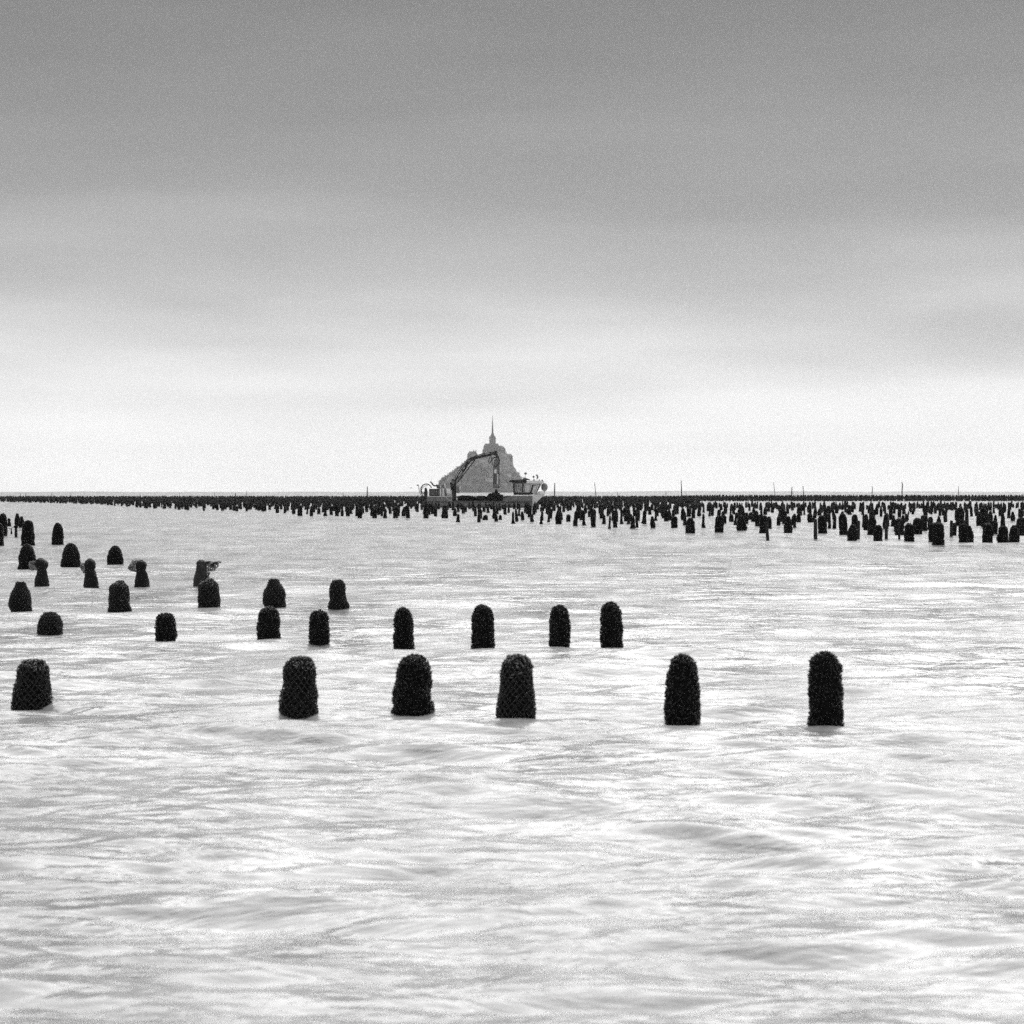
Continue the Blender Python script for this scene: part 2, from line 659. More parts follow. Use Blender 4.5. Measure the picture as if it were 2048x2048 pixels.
    for k in range(800):
        i = g.randrange(3, 148)
        j = g.randrange(2, 36)
        x, y, z = isl[i, j]
        lim = 62 if x < mx(950) else 40
        if z > lim and not (x < mx(790)):
            continue
        if z < 2:
            continue
        rad = g.uniform(1.6, 3.4)
        c = np.array([x + g.uniform(-2, 2), y + g.uniform(-2, 2), z + rad * .4])
        for q in range(14):
            p = np.array([g.gauss(0, 1), g.gauss(0, 1), g.gauss(0, .8)])
            p = c + p / np.linalg.norm(p) * rad * g.uniform(.5, 1.0)
            e1 = np.array([g.uniform(-1, 1), g.uniform(-1, 1), g.uniform(-1, 1)]) * rad * .7
            e2 = np.array([g.uniform(-1, 1), g.uniform(-1, 1), g.uniform(-1, 1)]) * rad * .7
            o = len(V)
            V += [p, p + e1, p + e2]
            Fc.append((o, o + 1, o + 2))
    wd = link('woodland', np_mesh('woodland', np.array(V), np.array(Fc), M['leaf'], False))
    tag(wd, 'dark woods clothing the island slopes', 'woods', kind='stuff')

    # rampart with round towers along the foot
    ra = empty('rampart', (mx(980), MD - 97, 0))
    bx = ra.location.x
    pts = []
    for k in range(15):
        q = -1 + 2 * k / 14
        pts.append((q * 78, 40 * (q * q)))
    for k in range(14):
        (x0, y0), (x1, y1) = pts[k], pts[k + 1]
        v = [(x0, y0, -1), (x1, y1, -1), (x1, y1 + 3, -1), (x0, y0 + 3, -1), (x0, y0, 11), (x1, y1, 11), (x1, y1 + 3, 11), (x0, y0 + 3, 11)]
        MB().add(v, [(0, 3, 2, 1), (4, 5, 6, 7), (0, 1, 5, 4), (1, 2, 6, 5), (2, 3, 7, 6), (3, 0, 4, 7)]).build('wall', M['stone'], ra)
    for k in (0, 4, 7, 11, 14):
        MB().lathe([(-1, 5), (13.5, 4.6), (13.6, 5.2), (16, 5.2)], 12, pts[k][0], pts[k][1] + 1).build('tower', M['stone'], ra)
    tag(ra, 'long stone rampart with round towers along the island\'s foot', 'wall')


build_abbey()


# ------------------------------------------------------------------ the mussel workboat
BD = F * HC / 32.0
BS = BD / F / 6.44            # metres per pixel of the enlarged view
BX0 = (810 + 1000 / 6.44 - 1024) * BD / F


def bX(zx):
    return (zx - 1000) * BS


def bZ(zy):
    return (1384.6 - zy) * BS


def poly(pts):
    return [(bX(a), bZ(b)) for a, b in pts]


def build_boat():
    B = empty('workboat', (BX0, BD, 0))
    HW = 2.4
    Zk = -.5
    # hull: stations along the length, each a section with a chine
    st = [(288, 1240, 1.0), (300, 1240, 1.0), (596, 1242, 1.0), (602, 1300, 1.0), (1262, 1302, 1.0), (1268, 1262, 1.0), (1320, 1258, 1.0), (1385, 1236, 1.0), (1640, 1232, 1.0)]
    v, f = [], []
    for zx, zy, w in st:
        x, z = bX(zx), bZ(zy)
        for yy, zz in ((-HW * w, z), (-HW * w, .25), (-HW * .8, Zk), (HW * .8, Zk), (HW * w, .25), (HW * w, z)):
            v.append((x, yy, zz))
    n = len(st)
    for i in range(n - 1):
        for k in range(6):
            k2 = (k + 1) % 6
            f.append((i * 6 + k, i * 6 + k2, (i + 1) * 6 + k2, (i + 1) * 6 + k))
    f.append(tuple(range(5, -1, -1)))
    f.append(tuple((n - 1) * 6 + k for k in range(6)))
    hull = MB().add(v, f).build('hull', M['hull'], B)
    # raked bow narrowing forward, the sun on its facets painted in as paler tone
    x0, x1, xk = bX(1641), bX(1790), bX(1560)
    zt0, zt1 = bZ(1232), bZ(1222)
    y0, y1 = HW, 1.35
    vb = [(x0, -y0, zt0), (x1, -y1, zt1), (x1, y1, zt1), (x0, y0, zt0),
          (x0, -y0, .3), (bX(1660), -y1, .35), (bX(1660), y1, .35), (x0, y0, .3), (x0, -y0 * .8, Zk), (x0, y0 * .8, Zk)]
    fb = [(0, 1, 5, 4), (1, 2, 6, 5), (2, 3, 7, 6), (0, 3, 2, 1), (4, 5, 8), (5, 6, 9, 8), (6, 7, 9), (0, 4, 8, 9, 7, 3)]
    MB().add(vb, [tuple(reversed(q)) for q in fb]).build('bow', M['bow'], B)
    # rubbing strakes and bulwark rail
    MB().box(bX(290), bX(1640), -HW - .07, -HW + .02, bZ(1316), bZ(1308)).build('rubbing_strake', M['dark'], hull)
    MB().box(bX(290), bX(596), -HW - .05, -HW + .05, bZ(1246), bZ(1238)).build('rail', M['light'], hull)
    for zx in (1282, 1328):
        MB().tube([(bX(zx), -HW + .1, bZ(1262)), (bX(zx), -HW + .1, bZ(1232))], .05, 8).build('bollard', M['dark'], hull)
    for k in range(7):
        x = bX(330 + k * 42)
        MB().box(x - .03, x + .03, -HW - .04, -HW + .02, bZ(1306), bZ(1248)).build('frame_rib', M['mid'], hull)

    # stern leg with its drive
    s = MB().prism(poly([(258, 1130), (284, 1130), (296, 1180), (290, 1330), (238, 1400), (238, 1330), (250, 1250)]), -1.9, -1.5)
    s.box(bX(245), bX(292), -2.0, -1.4, bZ(1215), bZ(1180))
    s.build('stern_leg', M['dark'], B)
    MB().lathe([(-.2, .12), (-.15, .5), (.15, .5), (.2, .12)], 18).build('paddle_wheel', M['dark'], B, (bX(248), -1.7, .2)).rotation_euler = (R(90), 0, 0)

    # stern: hoses and whip aerial
    def arc(cx, cy, rx, ry, a0, a1, y, n_=18):
        return [(bX(cx + rx * math.cos(R(a0 + (a1 - a0) * i / n_))), y, bZ(cy - ry * math.sin(R(a0 + (a1 - a0) * i / n_)))) for i in range(n_ + 1)]
    MB().tube(arc(278, 1160, 70, 78, 20, 205, -1.2), .075, 8).build('hose', M['rubber'], B)
    MB().tube(arc(285, 1170, 68, 66, 80, 215, -1.0), .04, 7).build('hose', M['mid'], B)
    MB().tube(arc(292, 1150, 86, 110, 170, 235, -1.4), .05, 7).build('hose', M['rubber'], B)
    MB().tube(arc(300, 1120, 92, 116, 180, 238, -1.1), .035, 7).build('hose', M['rubber'], B)
    a = MB().tube([(bX(176), -.9, bZ(1095)), (bX(183), -.9, bZ(1150)), (bX(192), -.9, bZ(1195)), (bX(212), -.9, bZ(1225)), (bX(252), -.9, bZ(1246))], .045, 7).build('stern_aerial', M['mid'], B)
    MB().prism(poly([(153, 1098), (172, 1087), (179, 1093), (177, 1102), (158, 1106)]), -.95, -.85).build('aerial_tip', M['dark'], a)

    # engine house, upper box, exhaust
    e = MB().prism(poly([(316, 1240), (316, 1150), (326, 1143), (448, 1143), (450, 1240)]), -1.9, 1.6).build('engine_house', M['dark'], B, bevel=.03)
    MB().box(bX(314), bX(452), -1.95, 1.65, bZ(1150), bZ(1144)).build('engine_house_lid', M['mid'], e)
    for k in range(5):
        x = bX(336 + k * 24)
        MB().box(x, x + .12, -1.94, -1.9, bZ(1225), bZ(1165)).build('louvre', M['mid'], e)
    u = MB().prism(poly([(412, 1140), (403, 1088), (514, 1086), (512, 1138)]), -1.2, .9).build('winch_box', M['mid'], B, bevel=.04)
    MB().box(bX(455), bX(470), -1.25, -1.19, bZ(1130), bZ(1100)).build('inspection_plate', M['light'], u)
    MB().tube([(bX(326), -.6, bZ(1052)), (bX(345), -.6, bZ(1066)), (bX(360), -.6, bZ(1092)), (bX(378), -.6, bZ(1105)), (bX(412), -.6, bZ(1104))], .1, 8).build('exhaust_pipe', M['dark'], B)
    MB().tube([(bX(520), -1.3, bZ(1140)), (bX(514), -1.3, bZ(1078))], .07, 8).build('vent_pipe', M['white'], B)
    # white lockers and drum before the crane
    for x0_, x1_, t_, mm in ((453, 470, 1140, 'white'), (474, 484, 1150, 'dark'), (487, 506, 1144, 'white'), (509, 528, 1142, 'mid')):
        MB().box(bX(x0_), bX(x1_), -1.9, -1.1, bZ(1242), bZ(t_)).build('locker', M[mm], B, bevel=.03)
    d = MB().lathe([(bZ(1240), .30), (bZ(1238), .34), (bZ(1200), .345), (bZ(1198), .36), (bZ(1194), .345), (bZ(1150), .34), (bZ(1144), .28)], 20).build('water_drum', M['white'], B, (bX(560), -1.5, 0))
    MB().tube([(bX(545), -1.5, bZ(1140)), (bX(530), -1.5, bZ(1128)), (bX(512), -1.5, bZ(1138))], .03, 6).build('drum_hose', M['rubber'], d)
    lad = MB()
    for x_ in (592, 604):
        lad.tube([(bX(x_), -2.2, bZ(1165)), (bX(x_ + 6), -2.45, bZ(1320))], .03, 6)
    for k in range(6):
        zz = bZ(1180 + 22 * k)
        lad.tube([(bX(592 + k), -2.25 - .03 * k, zz), (bX(604 + k), -2.25 - .03 * k, zz)], .02, 6)
    lad.build('ladder', M['light'], B)
    MB().tube([(bX(528), -2.5, bZ(1250)), (bX(566), -2.52, bZ(1280)), (bX(600), -2.5, bZ(1304))], .03, 6).build('mooring_rope', M['light'], B)

    # crane column
    cy = -.9
    p = MB().lathe([(bZ(1302), .52), (bZ(1240), .45), (bZ(1238), .38), (bZ(1120), .36), (bZ(1118), .46), (bZ(1100), .46)], 20).build('crane_column', M['dark'], B, (bX(627), cy, 0))
    MB().prism(poly([(664, 1200), (662, 1118), (708, 1116), (704, 1200)]), cy - .3, cy + .3).build('control_cabinet', M['mid'], B, bevel=.03)
    MB().tube([(bX(712), cy - .5, bZ(1112)), (bX(710), cy - .5, bZ(1170))], .06, 8).build('control_lever', M['white'], B)
    MB().tube([(bX(668), cy - .9, bZ(1260)), (bX(672), cy - .9, bZ(1300))], .09, 8).build('fuel_can', M['white'], B)
    k_ = MB().prism(poly([(582, 1098), (578, 1070), (600, 1050), (604, 1026), (622, 1016), (640, 1026), (662, 1062), (660, 1104), (640, 1116), (600, 1114)]), cy - .32, cy + .32).build('slewing_head', M['dark'], B, bevel=.05)
    MB().lathe([(-.36, .22), (.36, .22)], 16).build('pivot_pin', M['mid'], k_, (bX(622), cy, bZ(1062))).rotation_euler = (R(90), 0, 0)

    # lower boom
    def beam(a0, a1, h0, h1, yw, n_='x', mm='dark', par=None):
        ax, az, cx_, cz = bX(a0[0]), bZ(a0[1]), bX(a1[0]), bZ(a1[1])
        dx, dz = cx_ - ax, cz - az
        l = math.hypot(dx, dz)
        nx_, nz_ = -dz / l, dx / l
        pts = [(ax + nx_ * h0 / 2, az + nz_ * h0 / 2), (cx_ + nx_ * h1 / 2, cz + nz_ * h1 / 2), (cx_ - nx_ * h1 / 2, cz - nz_ * h1 / 2), (ax - nx_ * h0 / 2, az - nz_ * h0 / 2)]
        return MB().prism(pts, cy - yw, cy + yw).build(n_, M[mm], par or B, bevel=.02)
    lb = beam((640, 1072), (826, 785), .52, .46, .2, 'lower_boom')
    beam((690, 985), (735, 915), .10, .10, .215, 'boom_plate', 'light', lb)
    beam((752, 890), (770, 862), .10, .10, .215, 'boom_plate', 'light', lb)
    beam((655, 1075), (745, 940), .34, .30, .26, 'lift_cylinder', 'mid', lb)
    MB().tube([(bX(618), cy - .3, bZ(1040)), (bX(720), cy - .3, bZ(880)), (bX(800), cy - .3, bZ(770)), (bX(828), cy - .3, bZ(762))], .05, 7).build('boom_pipe', M['dark'], lb)
    MB().tube([(bX(690), cy - .35, bZ(1052)), (bX(905), cy - .35, bZ(768))], .07, 8).build('tie_rod', M['dark'], lb)
    # elbow and jib
    el_ = MB().prism(poly([(800, 800), (806, 772), (846, 738), (905, 722), (918, 752), (900, 772), (860, 788), (820, 812)]), cy - .28, cy + .28).build('boom_elbow', M['dark'], B, bevel=.03)
    MB().lathe([(-.33, .17), (.33, .17)], 14).build('pivot_pin', M['mid'], el_, (bX(826), cy, bZ(786))).rotation_euler = (R(90), 0, 0)
    jb = beam((880, 752), (1168, 690), .40, .32, .18, 'jib')
    MB().tube([(bX(905), cy - .2, bZ(718)), (bX(1000), cy - .2, bZ(694)), (bX(1140), cy - .2, bZ(668))], .055, 7).build('jib_pipe', M['dark'], jb)
    for zx, zy in ((930, 712), (1020, 692), (1100, 676)):
        MB().box(bX(zx) - .06, bX(zx) + .06, cy - .24, cy - .12, bZ(zy + 14), bZ(zy - 6)).build('pipe_clamp', M['dark'], jb)
    MB().prism(poly([(1128, 708), (1128, 668), (1150, 662), (1152, 654), (1188, 654), (1188, 712), (1165, 716)]), cy - .3, cy + .3).build('jib_head', M['dark'], jb, bevel=.02)

    # the tool hanging from the jib: rotator, hoses, cage, collar
    t = empty('x')
    bpy.data.objects.remove(t)
    r_ = MB().lathe([(bZ(752), .16), (bZ(748), .26), (bZ(728), .26), (bZ(722), .14), (bZ(700), .12)], 14).build('rotator', M['dark'], B, (bX(1190), cy, 0))
    MB().lathe([(-.2, .26), (-.15, .34), (.15, .34), (.2, .26)], 14).build('hose_reel', M['light'], r_, (bX(1140) - bX(1190), 0, bZ(728))).rotation_euler = (R(90), 0, 0)

    def ring(cx, cy_, rx, ry, y, r, mm, tilt=0.0):
        pts = []
        for i in range(29):
            an = 2 * math.pi * i / 28
            px, pz = rx * math.cos(an), ry * math.sin(an)
            ct, stt = math.cos(tilt), math.sin(tilt)
            pts.append((bX(cx + px * ct - pz * stt), y, bZ(cy_ - (px * stt + pz * ct))))
        MB().tube(pts, r, 7, False).build('hydraulic_hose', M[mm], B)
    ring(1166, 795, 45, 56, cy - .5, .065, 'rubber')
    ring(1098, 772, 15, 46, cy - .4, .055, 'rubber', R(-14))
    ring(1172, 800, 34, 46, cy - .35, .035, 'light')
    MB().tube([(bX(1206), cy - .4, bZ(738)), (bX(1216), cy - .4, bZ(770)), (bX(1214), cy - .4, bZ(860))], .05, 7).build('hydraulic_hose', M['rubber'], B)
    tb = MB().lathe([(bZ(1090), .36), (bZ(948), .36), (bZ(944), .39), (bZ(900), .37), (bZ(895), .37), (bZ(880), .40), (bZ(868), .37), (bZ(760), .34), (bZ(748), .2)], 20).build('tool_barrel', M['mid'], B, (bX(1177), cy, 0))
    MB().box(bX(1150) - bX(1177), bX(1181) - bX(1177), -.44, -.37, bZ(944), bZ(896)).build('name_plate', M['white'], tb)
    MB().box(bX(1184) - bX(1177), bX(1204) - bX(1177), -.40, -.31, bZ(1088), bZ(955)).build('side_plate', M['light'], tb)
    for zx in (1142, 1214):
        MB().tube([(bX(zx) - bX(1177), -.1, bZ(1140)), (bX(zx) - bX(1177), -.1, bZ(855))], .045, 7).build('guide_rod', M['dark'], tb)
    MB().lathe([(bZ(1148), .40), (bZ(1140), .48), (bZ(1118), .49), (bZ(1085), .40), (bZ(1078), .36)], 20).build('tool_collar', M['mid'], B, (bX(1177), cy, 0))
    MB().lathe([(bZ(1150), .47), (bZ(1141), .50)], 20).build('collar_ring', M['light'], B, (bX(1177), cy, 0))
    MB().lathe([(bZ(1205), .24), (bZ(1175), .19), (bZ(1148), .17)], 14).build('tool_shaft', M['dark'], B, (bX(1177), cy, 0))

    # wheelhouse
    W = MB().prism(poly([(1398, 1226), (1386, 1062), (1400, 1056), (1772, 1066), (1760, 1078), (1690, 1210), (1648, 1212), (1646, 1226)]), -1.7, 1.7).build('wheelhouse', M['mid'], B, bevel=.03)
    yf, yb = -1.735, -1.69

    def panel(name, pts, mm, par, a_=yf, b_=yb):
        return MB().prism(poly(pts), a_, b_).build(name, M[mm], par)
    panel('side_lining', [(1535, 1082), (1764, 1076), (1690, 1206), (1520, 1206)], 'light', W, -1.722, -1.69)
    panel('rear_pillar', [(1390, 1076), (1406, 1076), (1414, 1200), (1402, 1200)], 'dark', W)
    for a_, b_ in ((1424, 1446), (1452, 1474), (1480, 1504)):
        fr = panel('window_frame', [(a_, 1082), (b_, 1082), (b_, 1188), (a_ + 4, 1188)], 'light', W)
        panel('window_pane', [(a_ + 6, 1088), (b_ - 6, 1088), (b_ - 6, 1180), (a_ + 9, 1180)], 'dark', fr, -1.755, -1.73)
    panel('door_post', [(1512, 1082), (1528, 1082), (1522, 1205), (1506, 1205)], 'dark', W)
    w1 = panel('window_frame', [(1540, 1092), (1620, 1090), (1604, 1196), (1530, 1196)], 'mid', W, -1.748, -1.7)
    panel('window_pane', [(1548, 1098), (1614, 1096), (1598, 1188), (1540, 1188)], 'glass', w1, -1.762, -1.74)
    panel('windscreen_pillar', [(1636, 1096), (1656, 1096), (1630, 1198), (1606, 1198)], 'dark', W, -1.76, -1.7)
    panel('window_head', [(1636, 1090), (1690, 1090), (1688, 1102), (1634, 1102)], 'dark', W, -1.758, -1.7)
    w2 = panel('window_frame', [(1660, 1104), (1694, 1102), (1660, 1198), (1634, 1198)], 'light', W, -1.748, -1.7)
    panel('window_pane', [(1664, 1110), (1686, 1108), (1656, 1190), (1641, 1190)], 'glass', w2, -1.762, -1.74)
    w3 = panel('window_frame', [(1704, 1086), (1756, 1084), (1690, 1204), (1668, 1204)], 'mid', W, -1.746, -1.7)
    panel('window_pane', [(1712, 1092), (1744, 1090), (1688, 1196), (1676, 1196)], 'white', w3, -1.760, -1.74)
    panel('mullion', [(1726, 1090), (1738, 1090), (1692, 1200), (1684, 1200)], 'dark', w3, -1.768, -1.745)
    panel('sill_band', [(1400, 1190), (1650, 1196), (1648, 1212), (1402, 1212)], 'dark', W, -1.77, -1.7)
    MB().box(bX(1402), bX(1650), -1.76, -1.7, bZ(1226), bZ(1216)).build('lower_vent_strip', M['light'], W)
    for zx in (1412, 1470, 1500, 1540, 1580):
        MB().box(bX(zx), bX(zx + 24), -1.79, -1.75, bZ(1225), bZ(1217)).build('vent_slot', M['dark'], W)
    # roof and canopy
    MB().prism(poly([(1560, 1068), (1566, 1046), (1600, 1036), (1785, 1042), (1792, 1056), (1780, 1074), (1560, 1076)]), -1.9, 1.9).build('roof', M['white'], B, bevel=.03)
    cn = MB().prism(poly([(1336, 1058), (1352, 1034), (1365, 1030), (1560, 1020), (1572, 1056), (1560, 1064), (1400, 1072), (1372, 1062)]), -1.95, 1.95).build('canopy', M['dark'], B, bevel=.03)
    for k in range(9):
        x = bX(1362 + 21 * k)
        MB().tube([(x, -1.97, bZ(1040 - k * .6)), (x + .05, -1.97, bZ(1024 - k * .6))], .05, 6).build('canopy_clip', M['mid'], cn)
    MB().prism(poly([(1505, 1022), (1520, 1008), (1560, 1006), (1612, 1024), (1608, 1034), (1520, 1030)]), -.8, .8).build('roof_rack', M['dark'], B)
    MB().box(bX(1522), bX(1556), -.5, .5, bZ(1006), bZ(998)).build('life_raft', M['light'], B)
    # radar, lamps and aerials on the roof
    def ball(name, zx, zy, r, mm, y=-.4, sq=1.0):
        prof = [(bZ(zy) + r * sq * math.sin(R(a_)), max(.012, r * math.cos(R(a_)))) for a_ in range(-90, 91, 20)]
        return MB().lathe(prof, 14).build(name, M[mm], B, (bX(zx), y, 0))
    m1 = MB().tube([(bX(1548), -.4, bZ(1006)), (bX(1552), -.4, bZ(955))], .035, 7).build('radar_mast', M['light'], B)
    ball('radar_dome', 1553, 946, .19, 'mid', -.4, .9)
    MB().tube([(bX(1660), -.4, bZ(1040)), (bX(1658), -.4, bZ(995))], .035, 7).build('lamp_mast', M['light'], B)
    ball('mast_lamp', 1656, 990, .14, 'dark', -.4)
    ball('lamp_housing', 1662, 1030, .15, 'dark', -.45, .5)
    MB().tube([(bX(1700), .3, bZ(1042)), (bX(1698), .3, bZ(1010))], .04, 7).build('flag_staff', M['light'], B)
    MB().prism(poly([(1682, 962), (1700, 958), (1716, 972), (1720, 1000), (1708, 1022), (1694, 1016), (1698, 990)]), .25, .35).build('flag', M['mid'], B)
    for zx in (1730, 1766):
        ball('searchlight', zx, 1036, .12, 'dark', -1.2)
    # round fender net on the bow rail
    MB().tube([(bX(1700), -1.3, bZ(1225)), (bX(1724), -1.3, bZ(1178)), (bX(1800), -1.1, bZ(1172)), (bX(1788), -1.1, bZ(1224))], .035, 7).build('bow_rail', M['light'], B)
    ball('bow_fender', 1796, 1122, .46, 'fender', 0, 1.25)
    MB().tube([(bX(1800), 0, bZ(1160)), (bX(1786), 0, bZ(1226))], .06, 7).build('fender_post', M['mid'], B)
    MB().prism(poly([(1650, 1226), (1690, 1206), (1720, 1186), (1770, 1190), (1788, 1222)]), -1.4, 1.4).build('foredeck_cover', M['white'], B, bevel=.04)
    tag(B, 'grey flat decked mussel workboat with folding crane and white wheelhouse', 'boat')


build_boat()


def heap(x0, x1, top, lab, shape):
    """a lumpy heap of mussel sacks on the low deck"""
    zb = bZ(1300)
    cx = bX((x0 + x1) / 2)
    root = empty('mussel_heap', (BX0 + cx, BD - .6, zb))
    g = np.random.default_rng(int(x0))
    hw = (bX(x1) - bX(x0)) / 2
    H = bZ(top) - zb
    lumps = []
    n = 26 if shape == 'row' else 60
    for k in range(n):
        x = g.uniform(-hw * .92, hw * .92)
        lim = H * (.62 + .3 * g.random()) if shape == 'row' else H * min(1, 1.15 - .75 * max(0, (x - hw * .35) / (hw * .65)) - .35 * max(0, (-x - hw * .6) / (hw * .4)))
        z = g.uniform(.12, 1) * lim
        y = g.uniform(-1.3, 1.3)
        lumps.append((x, y, max(.15, z - .2), g.uniform(.22, .36)))
    mb = MB()
    core = [(-hw * .97, 0), (hw * .97, 0), (hw * .95, H * .55), (hw * .3, H * .8), (-hw * .9, H * .75)]
    mb.prism(core, -1.2, 1.2)
    for x, y, z, r in lumps:
        prof = [(z + r * .8 * math.sin(R(a)), max(.01, r * math.cos(R(a)) * (1 + .25 * g.normal()))) for a in range(-90, 91, 30)]
        mb.lathe(prof, 9, x, y)
    o = mb.build('sacks', M['farpost'], root)
    o['kind'] = 'stuff'
    tag(root, lab, 'mussel heap', 'mussel heaps on the boat deck')


heap(690, 915, 1212, 'dark lumpy heap of mussels on deck next to the crane column', 'row')
heap(920, 1070, 1214, 'dark lumpy heap of mussels on deck amidships, between two other heaps', 'row')
heap(1066, 1264, 1190, 'largest dark mussel heap on deck, right under the hanging crane tool', 'big')


# ------------------------------------------------------------------ mussel posts close by
SHELL_V = np.array([[0, 0, .5], [0, 0, -.5]] + [[.26 * math.cos(a), .17 * math.sin(a), .06] for a in np.linspace(0, 2 * math.pi, 7)[:-1]])
SHELL_F = np.array([[0, 2 + k, 2 + (k + 1) % 6] for k in range(6)] + [[1, 2 + (k + 1) % 6, 2 + k] for k in range(6)])

KINDS = {   # height fraction, sideways offset, half width (both in units of the base width)
    'bullet': [(0, 0, .5), (.15, 0, .49), (.35, .01, .465), (.55, .02, .43), (.72, .02, .415), (.8, .03, .395), (.9, .035, .335), (.96, .04, .255), (.985, .04, .17), (1, .04, .05)],
    'finger': [(0, 0, .5), (.2, 0, .49), (.45, 0, .49), (.65, 0, .48), (.8, 0, .445), (.9, -.01, .385), (.95, -.01, .305), (.982, -.01, .19), (1, -.01, .05)],
    'dome': [(0, 0, .5), (.3, 0, .49), (.58, 0, .455), (.8, 0, .365), (.92, 0, .26), (.98, 0, .15), (1, 0, .07)],
    'egg': [(0, .03, .44), (.2, -.02, .5), (.45, -.03, .5), (.65, -.03, .43), (.8, -.04, .31), (.92, -.04, .24), (1, -.04, .20)],
    'waist': [(0, 0, .5), (.15, .02, .5), (.3, -.03, .42), (.5, -.06, .40), (.7, -.04, .41), (.85, -.03, .36), (.95, -.02, .27), (1, -.02, .2)],
    'pawn': [(0, 0, .5), (.2, -.01, .45), (.4, -.02, .39), (.56, -.04, .33), (.63, -.06, .27), (.7, -.06, .34), (.82, -.06, .36), (.92, -.06, .28), (1, -.08, .08)],
    'hood': [(0, 0, .5), (.25, 0, .45), (.45, .02, .36), (.62, 0, .30), (.7, -.02, .42), (.82, -.02, .45), (.93, -.06, .33), (1, -.1, .1)],
    'torn': [(0, 0, .5), (.3, -.02, .44), (.6, .0, .38), (.8, .02, .36), (.93, .0, .33), (1, -.02, .14)],
    'bag': [(0, 0, .5), (.06, .0, .5), (.15, 0, .48), (.35, .0, .46), (.55, -.01, .45), (.72, -.02, .44), (.82, -.02, .40), (.92, .02, .22), (1, .06, .1)],
}


def surf(prof, H, Wd, g, rough=.035):
    """returns r(theta, t) for a lumpy post body"""
    ts = np.array([p[0] for p in prof])
    cx = np.array([p[1] for p in prof]) * Wd
    hw = np.array([p[2] for p in prof]) * Wd
    ph = g.uniform(0, 6.28, (10, 2))
    kk = [(g.integers(1, 5), g.uniform(3, 14)) for _ in range(10)]

    def fn(th, t):
        tt = np.clip(t, 0, 1)
        r = np.interp(tt, ts, hw)
        b = np.zeros_like(r)
        for i, (a, c) in enumerate(kk):
            b = b + np.sin(a * th + ph[i, 0] + c * t * 1.3 + ph[i, 1])
        r = r * (1 + rough * .5 * b * np.clip(1.25 - tt, .3, 1))
        x0 = np.interp(tt, ts, cx)
        # a flared foot under the water
        return np.stack([x0 + r * np.cos(th), r * np.sin(th), t * H], -1)
    return fn


def body_mesh(name, fn, m, seg=30, rings=26, jit=0.0, g=None, lo=-.35):
    ts = np.concatenate([np.linspace(lo, 0, 4)[:-1], np.linspace(0, .8, rings - 8), np.linspace(.8, 1, 9)[1:]])
    th = np.linspace(0, 2 * np.pi, seg + 1)[:-1]
    T, TH = np.meshgrid(ts, th, indexing='ij')
    v = fn(TH, T)
    if jit:
        v = v + g.normal(0, jit, v.shape)
    n = len(ts)
    top = v[-1].mean(0)[None]
    v = np.concatenate([v.reshape(-1, 3), top])
    idx = np.arange(n * seg).reshape(n, seg)
    nx = np.roll(idx, -1, 1)
    f = np.stack([idx[:-1], nx[:-1], nx[1:], idx[1:]], -1).reshape(-1, 4)
    f = np.concatenate([f[:, [0, 1, 2]], f[:, [0, 2, 3]]])
    cap = np.stack([idx[-1], nx[-1], np.full(seg, n * seg)], -1)
    return np_mesh(name, v, np.concatenate([f, cap]), m)


def shells_mesh(name, fn, H, count, size, g, m, lattice=None, out=.35):
    if lattice:
        na, nt = lattice
        A, T = np.meshgrid(np.arange(na), np.arange(nt), indexing='ij')
        th = (A + .5 * (T % 2)) / na * 2 * np.pi
        t = (T + .5) / nt * 1.02 - .03
        th, t = th.ravel(), t.ravel()
        rep = max(1, count // len(th))
        th = np.repeat(th, rep) + g.normal(0, .05, len(th) * rep)
        t = np.repeat(t, rep) + g.normal(0, .012, len(t) * rep)
    else:
        t = g.uniform(-.06, 1.0, count)
        th = g.uniform(0, 2 * np.pi, count)
    n = len(t)
    e = 1e-3
    p = fn(th, t)
    du = fn(th + e, t) - p
    dv = fn(th, np.minimum(t + e, 1.0)) - fn(th, np.minimum(t + e, 1.0) - e)
    nn = np.cross(du, dv)
    nn /= np.linalg.norm(nn, axis=1, keepdims=True) + 1e-9
    nn = np.where(np.isfinite(nn), nn, [0, 0, 1])
    rnd = g.normal(0, 1, (n, 3))
    ax = rnd * .55 + nn * .75 + np.array([0, 0, .5])
    ax /= np.linalg.norm(ax, axis=1, keepdims=True)
    b = np.cross(ax, g.normal(0, 1, (n, 3)))
    b /= np.linalg.norm(b, axis=1, keepdims=True)
    c = np.cross(ax, b)
    s = size * g.uniform(.65, 1.25, (n, 1, 1))
    V = (SHELL_V[None, :, 0:1] * b[:, None] + SHELL_V[None, :, 1:2] * c[:, None] + SHELL_V[None, :, 2:3] * ax[:, None]) * s
    V = V + (p + nn * size * out * .5)[:, None]
    k = len(SHELL_V)
    Fc = (SHELL_F[None] + (np.arange(n) * k)[:, None, None]).reshape(-1, 3)
    return np_mesh(name, V.reshape(-1, 3), Fc, m)


